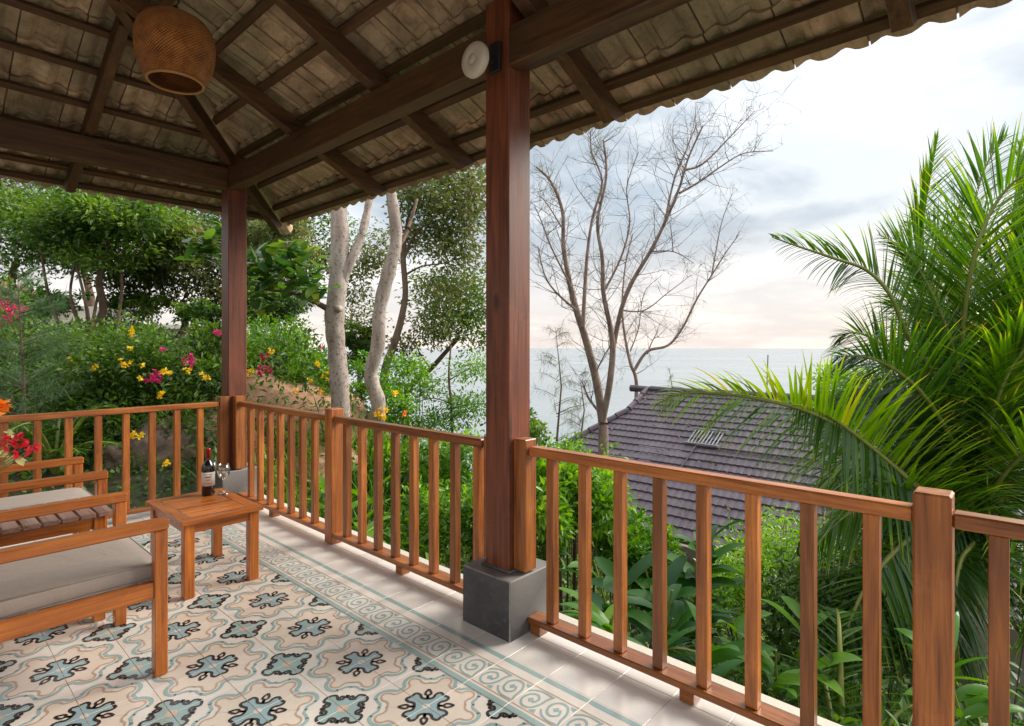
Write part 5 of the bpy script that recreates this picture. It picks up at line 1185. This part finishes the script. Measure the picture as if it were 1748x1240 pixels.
# broad-leaved plants
def broad(label, base, n, h, Ln, Wd, seed, mat=None, v=.45, droop=1.0, cat='plant', name='broad_leaved_plant'):
    rs = np.random.default_rng(seed); b = Vector(base); t = thing(name, label, cat, tuple(b), 'broad leaved plants below the railings'); m = MB(); l_ = LeafSet(mat or LF_GLOSS); B = []; D_ = []
    for s_ in range(max(2, n//9)):
        a = rs.uniform(0, 6.28); tip = b+Vector((math.cos(a)*h*.25, math.sin(a)*h*.25, h*rs.uniform(.7, 1.05))); m.tube([b, b.lerp(tip, .5)+Vector((.02, 0, 0)), tip], [.016, .013, .008], FRSTEM, 5)
        for k in range(9):
            f = rs.uniform(.3, 1); p = b.lerp(tip, f); a2 = k*2.4+a; B.append(p); D_.append((math.cos(a2), math.sin(a2), rs.uniform(.3, 1.1)*f+.15))
    N = len(B); l_.strips(np.array(B), np.array(D_), Ln*rs.uniform(.7, 1.15, N), Wd*rs.uniform(.8, 1.15, N), droop, 6, v=v+rs.normal(size=N)*.12, shape='lance', cup=.15); m.build('stem', t); l_.build('leaf', t)
bp = [('glossy ginger plant beside the grey plinth', (975, 1010, 3.7), 36, 1.1, .42, .13, LF_BRIGHT, .55), ('tall ginger plant with upright blades below the villa roof', (1085, 960, 4.4), 45, 1.3, .45, .12, LF_GLOSS, .35),
      ('bright yellow green plant low behind the second baluster', (1010, 1100, 3.3), 27, .8, .40, .14, LF_BRIGHT, .7), ('broad leaved plant behind the middle of the right railing', (1180, 1080, 3.5), 45, 1.1, .44, .13, LF_GLOSS, .5),
      ('dark glossy plant at the foot of the right railing', (1240, 1170, 3.2), 36, .9, .42, .12, LF_GLOSS, .3), ('ginger clump in front of the villa eave', (1150, 930, 5.2), 45, 1.4, .5, .14, LF_GLOSS, .45),
      ('bright plant left of the newel at rail height', (1320, 1010, 4.3), 36, 1.2, .36, .09, LF_BRIGHT, .5), ('low plant beneath the newel post', (1560, 1190, 3.2), 36, .9, .35, .09, LF_GLOSS, .4), ('plant in the lower right corner', (1700, 1090, 3.6), 36, 1.1, .4, .1, LF_BRIGHT, .35),
      ('grassy leaved plant under the middle railing near the plinth', (770, 930, 4.6), 45, 1.1, .45, .07, LF_BRIGHT, .6), ('bright clump below the middle railing beside the palm', (660, 880, 5.4), 45, 1.1, .42, .08, LF_BRIGHT, .6), ('lush clump beneath the pale trunks', (600, 830, 6.2), 45, 1.1, .4, .09, LF_BRIGHT, .55)]
for k, (lab, pp, n, h, Ln, Wd, mat, v) in enumerate(bp): broad(lab, lowp(*pp), n, h, Ln, Wd, 50+k, mat, v)
# leafy shrubs that fill the slope below the rail
sh = [('bright leafy shrub right of the tall post above the rail', [(945, 830, 5.6, 50, 50), (1010, 850, 5.6, 60, 45), (930, 900, 5.2, 50, 60)], LF_BRIGHT, 4200, .10, .045, .1),
      ('rounded shrub in front of the lowest corner of the villa roof', [(1060, 920, 6.0, 60, 40), (1110, 960, 5.6, 60, 50)], LF_BRIGHT, 3200, .10, .04, -.05),
      ('yellow green shrub below the right end of the villa roof', [(1340, 930, 7.0, 80, 50), (1260, 1000, 6.2, 70, 60)], LF_BRIGHT, 4200, .08, .03, .2),
      ('light green bush against the sea beside the palm', [(1425, 650, 11, 40, 25), (1450, 700, 11, 50, 30), (1500, 660, 11, 50, 35)], LF_BRIGHT, 3600, .12, .04, .3),
      ('dark shrub mass behind the palm trunk', [(1600, 960, 6.8, 120, 80), (1720, 960, 6.6, 90, 90)], LF_MID, 5200, .10, .045, -.1),
      ('shrub below the sea view left of the tall post', [(720, 790, 7.6, 60, 40), (800, 790, 7.2, 50, 50), (650, 790, 7.8, 50, 40)], LF_BRIGHT, 4800, .085, .04, 0),
      ('dark low shrub behind the right balusters', [(1400, 1050, 5.0, 110, 90), (1520, 1060, 5.0, 90, 90)], LF_MID, 5200, .09, .04, -.05),
      ('green shrub filling the gap between middle balusters and palm', [(730, 890, 6.0, 70, 60), (820, 880, 5.8, 60, 60)], LF_BRIGHT, 4200, .085, .035, 0),
      ('bush by the tall post hiding the shore', [(915, 760, 8.5, 30, 40), (880, 730, 9, 40, 40)], LF_MID, 1800, .09, .045, .1),
      ('hillside shrub in front of the far corner of the villa', [(1000, 790, 9.5, 60, 30), (930, 800, 9.5, 60, 40)], LF_BRIGHT, 2600, .1, .04, .1)]
for (lab, lobes, mat, n, a, b_, v) in sh: shrub('leafy_shrub', lab, lobes, mat, n, a, b_, 'shrub', 'shrubs on the slope below the balcony', v)
# ground cover
def cover(name, label, n, xr, yr, mat, ls, lw, h, cond=lambda x, y: x*0 == 0):
    x = RNG.uniform(*xr, n); y = RNG.uniform(*yr, n); k = cond(x, y); x = x[k]; y = y[k]; z = gz(x, y)+RNG.uniform(0, 1, len(x))**1.4*h*(1+.6*np.sin(x*2.1)*np.cos(y*1.7)); l_ = LeafSet(mat)
    l_.leaves(np.stack([x, y, z], 1), ls, lw, dirs=np.tile([0, 0, .5], (len(x), 1)), spread=1.6); o = l_.build(name); tag(o, label, 'ground cover', kind='stuff')
off_deck = lambda x, y: ~((x < 2.75) & (y < 5.95))
cover('ground_cover', 'mixed leafy ground cover on the slope below the railings', 42000, (2.5, 9), (-3, 9), LF_MID, .11, .05, .8, off_deck)
cover('ground_cover', 'sparser leaf cover on the hillside around the villa', 26000, (8, 22), (-6, 20), LF_MID, .2, .09, 1.2, lambda x, y: ~((x > 10.8) & (y < 11.6)))
cover('ground_cover', 'low leaf cover on the bank behind the left railing', 22000, (-5, 4), (5.9, 16), LF_MID, .10, .05, .35, lambda x, y: np.hypot(x-3.9, y-8) > 1.3)
l_ = LeafSet(LF_BRIGHT); n = 9000; x = RNG.uniform(2.5, 5.2, n); y = RNG.uniform(-1.5, 7, n); k = off_deck(x, y); x = x[k]; y = y[k]; bb = np.stack([x, y, gz(x, y)], 1); dd = RNG.normal(size=bb.shape)*.35; dd[:, 2] = 1
l_.strips(bb, dd, RNG.uniform(.35, .9, len(bb)), RNG.uniform(.012, .028, len(bb)), 1.0, 5, shape='blade'); tag(l_.build('tall_grass'), 'tall arching grass blades just outside the railings', 'grass', kind='stuff')

# ---------------------------------------------------------------- flowers at the left edge of the deck
vx, vy = .40, 3.62
t = thing('flower_arrangement', 'red white and cream lily arrangement at the left edge above the slatted table', 'flowers', (vx-.22, vy, .56))
vc = Vector((vx-.24, vy, .561))
m = MB(); m.lathe([(.001, 0), (.05, .001), (.06, .03), (.055, .09), (.04, .13), (.048, .15), (.044, .15), (.036, .13)], WHITEP, 24, vc); m.build('vase', t, True)
m = MB(); bl = [(18, 742), (33, 748), (22, 758), (45, 752), (60, 762), (10, 752), (12, 770), (30, 776), (52, 772), (38, 764), (5, 762), (2, 778)]
hd = [W(x_, y_, 2.72+random.uniform(-.08, .08)) for x_, y_ in bl]
for q in hd: m.tube([vc+Vector((0, 0, .12)), vc.lerp(q, .6)+Vector((0, 0, .05)), q], [.003, .003, .002], FRSTEM, 5)
m.build('stem', t)
for q in hd:
    l_ = LeafSet(FL_RED if random.random() < .8 else FL_CRM); ax = unit(np.array([-.6, -.6, .3])+RNG.normal(size=3)*.35); u = unit(np.cross(ax, RNG.normal(size=3))); w_ = np.cross(ax, u); B = []; D_ = []
    for k in range(6): a = 2*math.pi*k/6; B.append(np.array(q)); D_.append(u*math.cos(a)+w_*math.sin(a)+ax*.6)
    l_.strips(np.array(B), np.array(D_), .033, .021, .4, 4, v=.4, shape='ovate', cup=.15); l_.build('bloom', t)
l_ = LeafSet(FL_CRM); B = np.array([W(x_, y_, 2.7) for x_, y_ in ((18, 782), (28, 780), (5, 790), (12, 795), (22, 786))]); l_.strips(B, RNG.normal(size=(5, 3))+np.array([.2, -.5, -.3]), .06, .035, .6, 4, shape='ovate', cup=.15); l_.build('cream_leaf', t)
ob = thing('orange_lily', 'single orange bloom at the left edge just above the left railing', 'flower', tuple(W(8, 700, 6.0)))
flower(ob, 'bloom', FL_ORA, W(6, 694, 6.0), .10, 3, .05)
m = MB(); m.tube([W(6, 694, 6.0), W(10, 760, 6.0), ground_under(W(12, 800, 6.0))], .006, FRSTEM, 5); m.build('stem', ob)
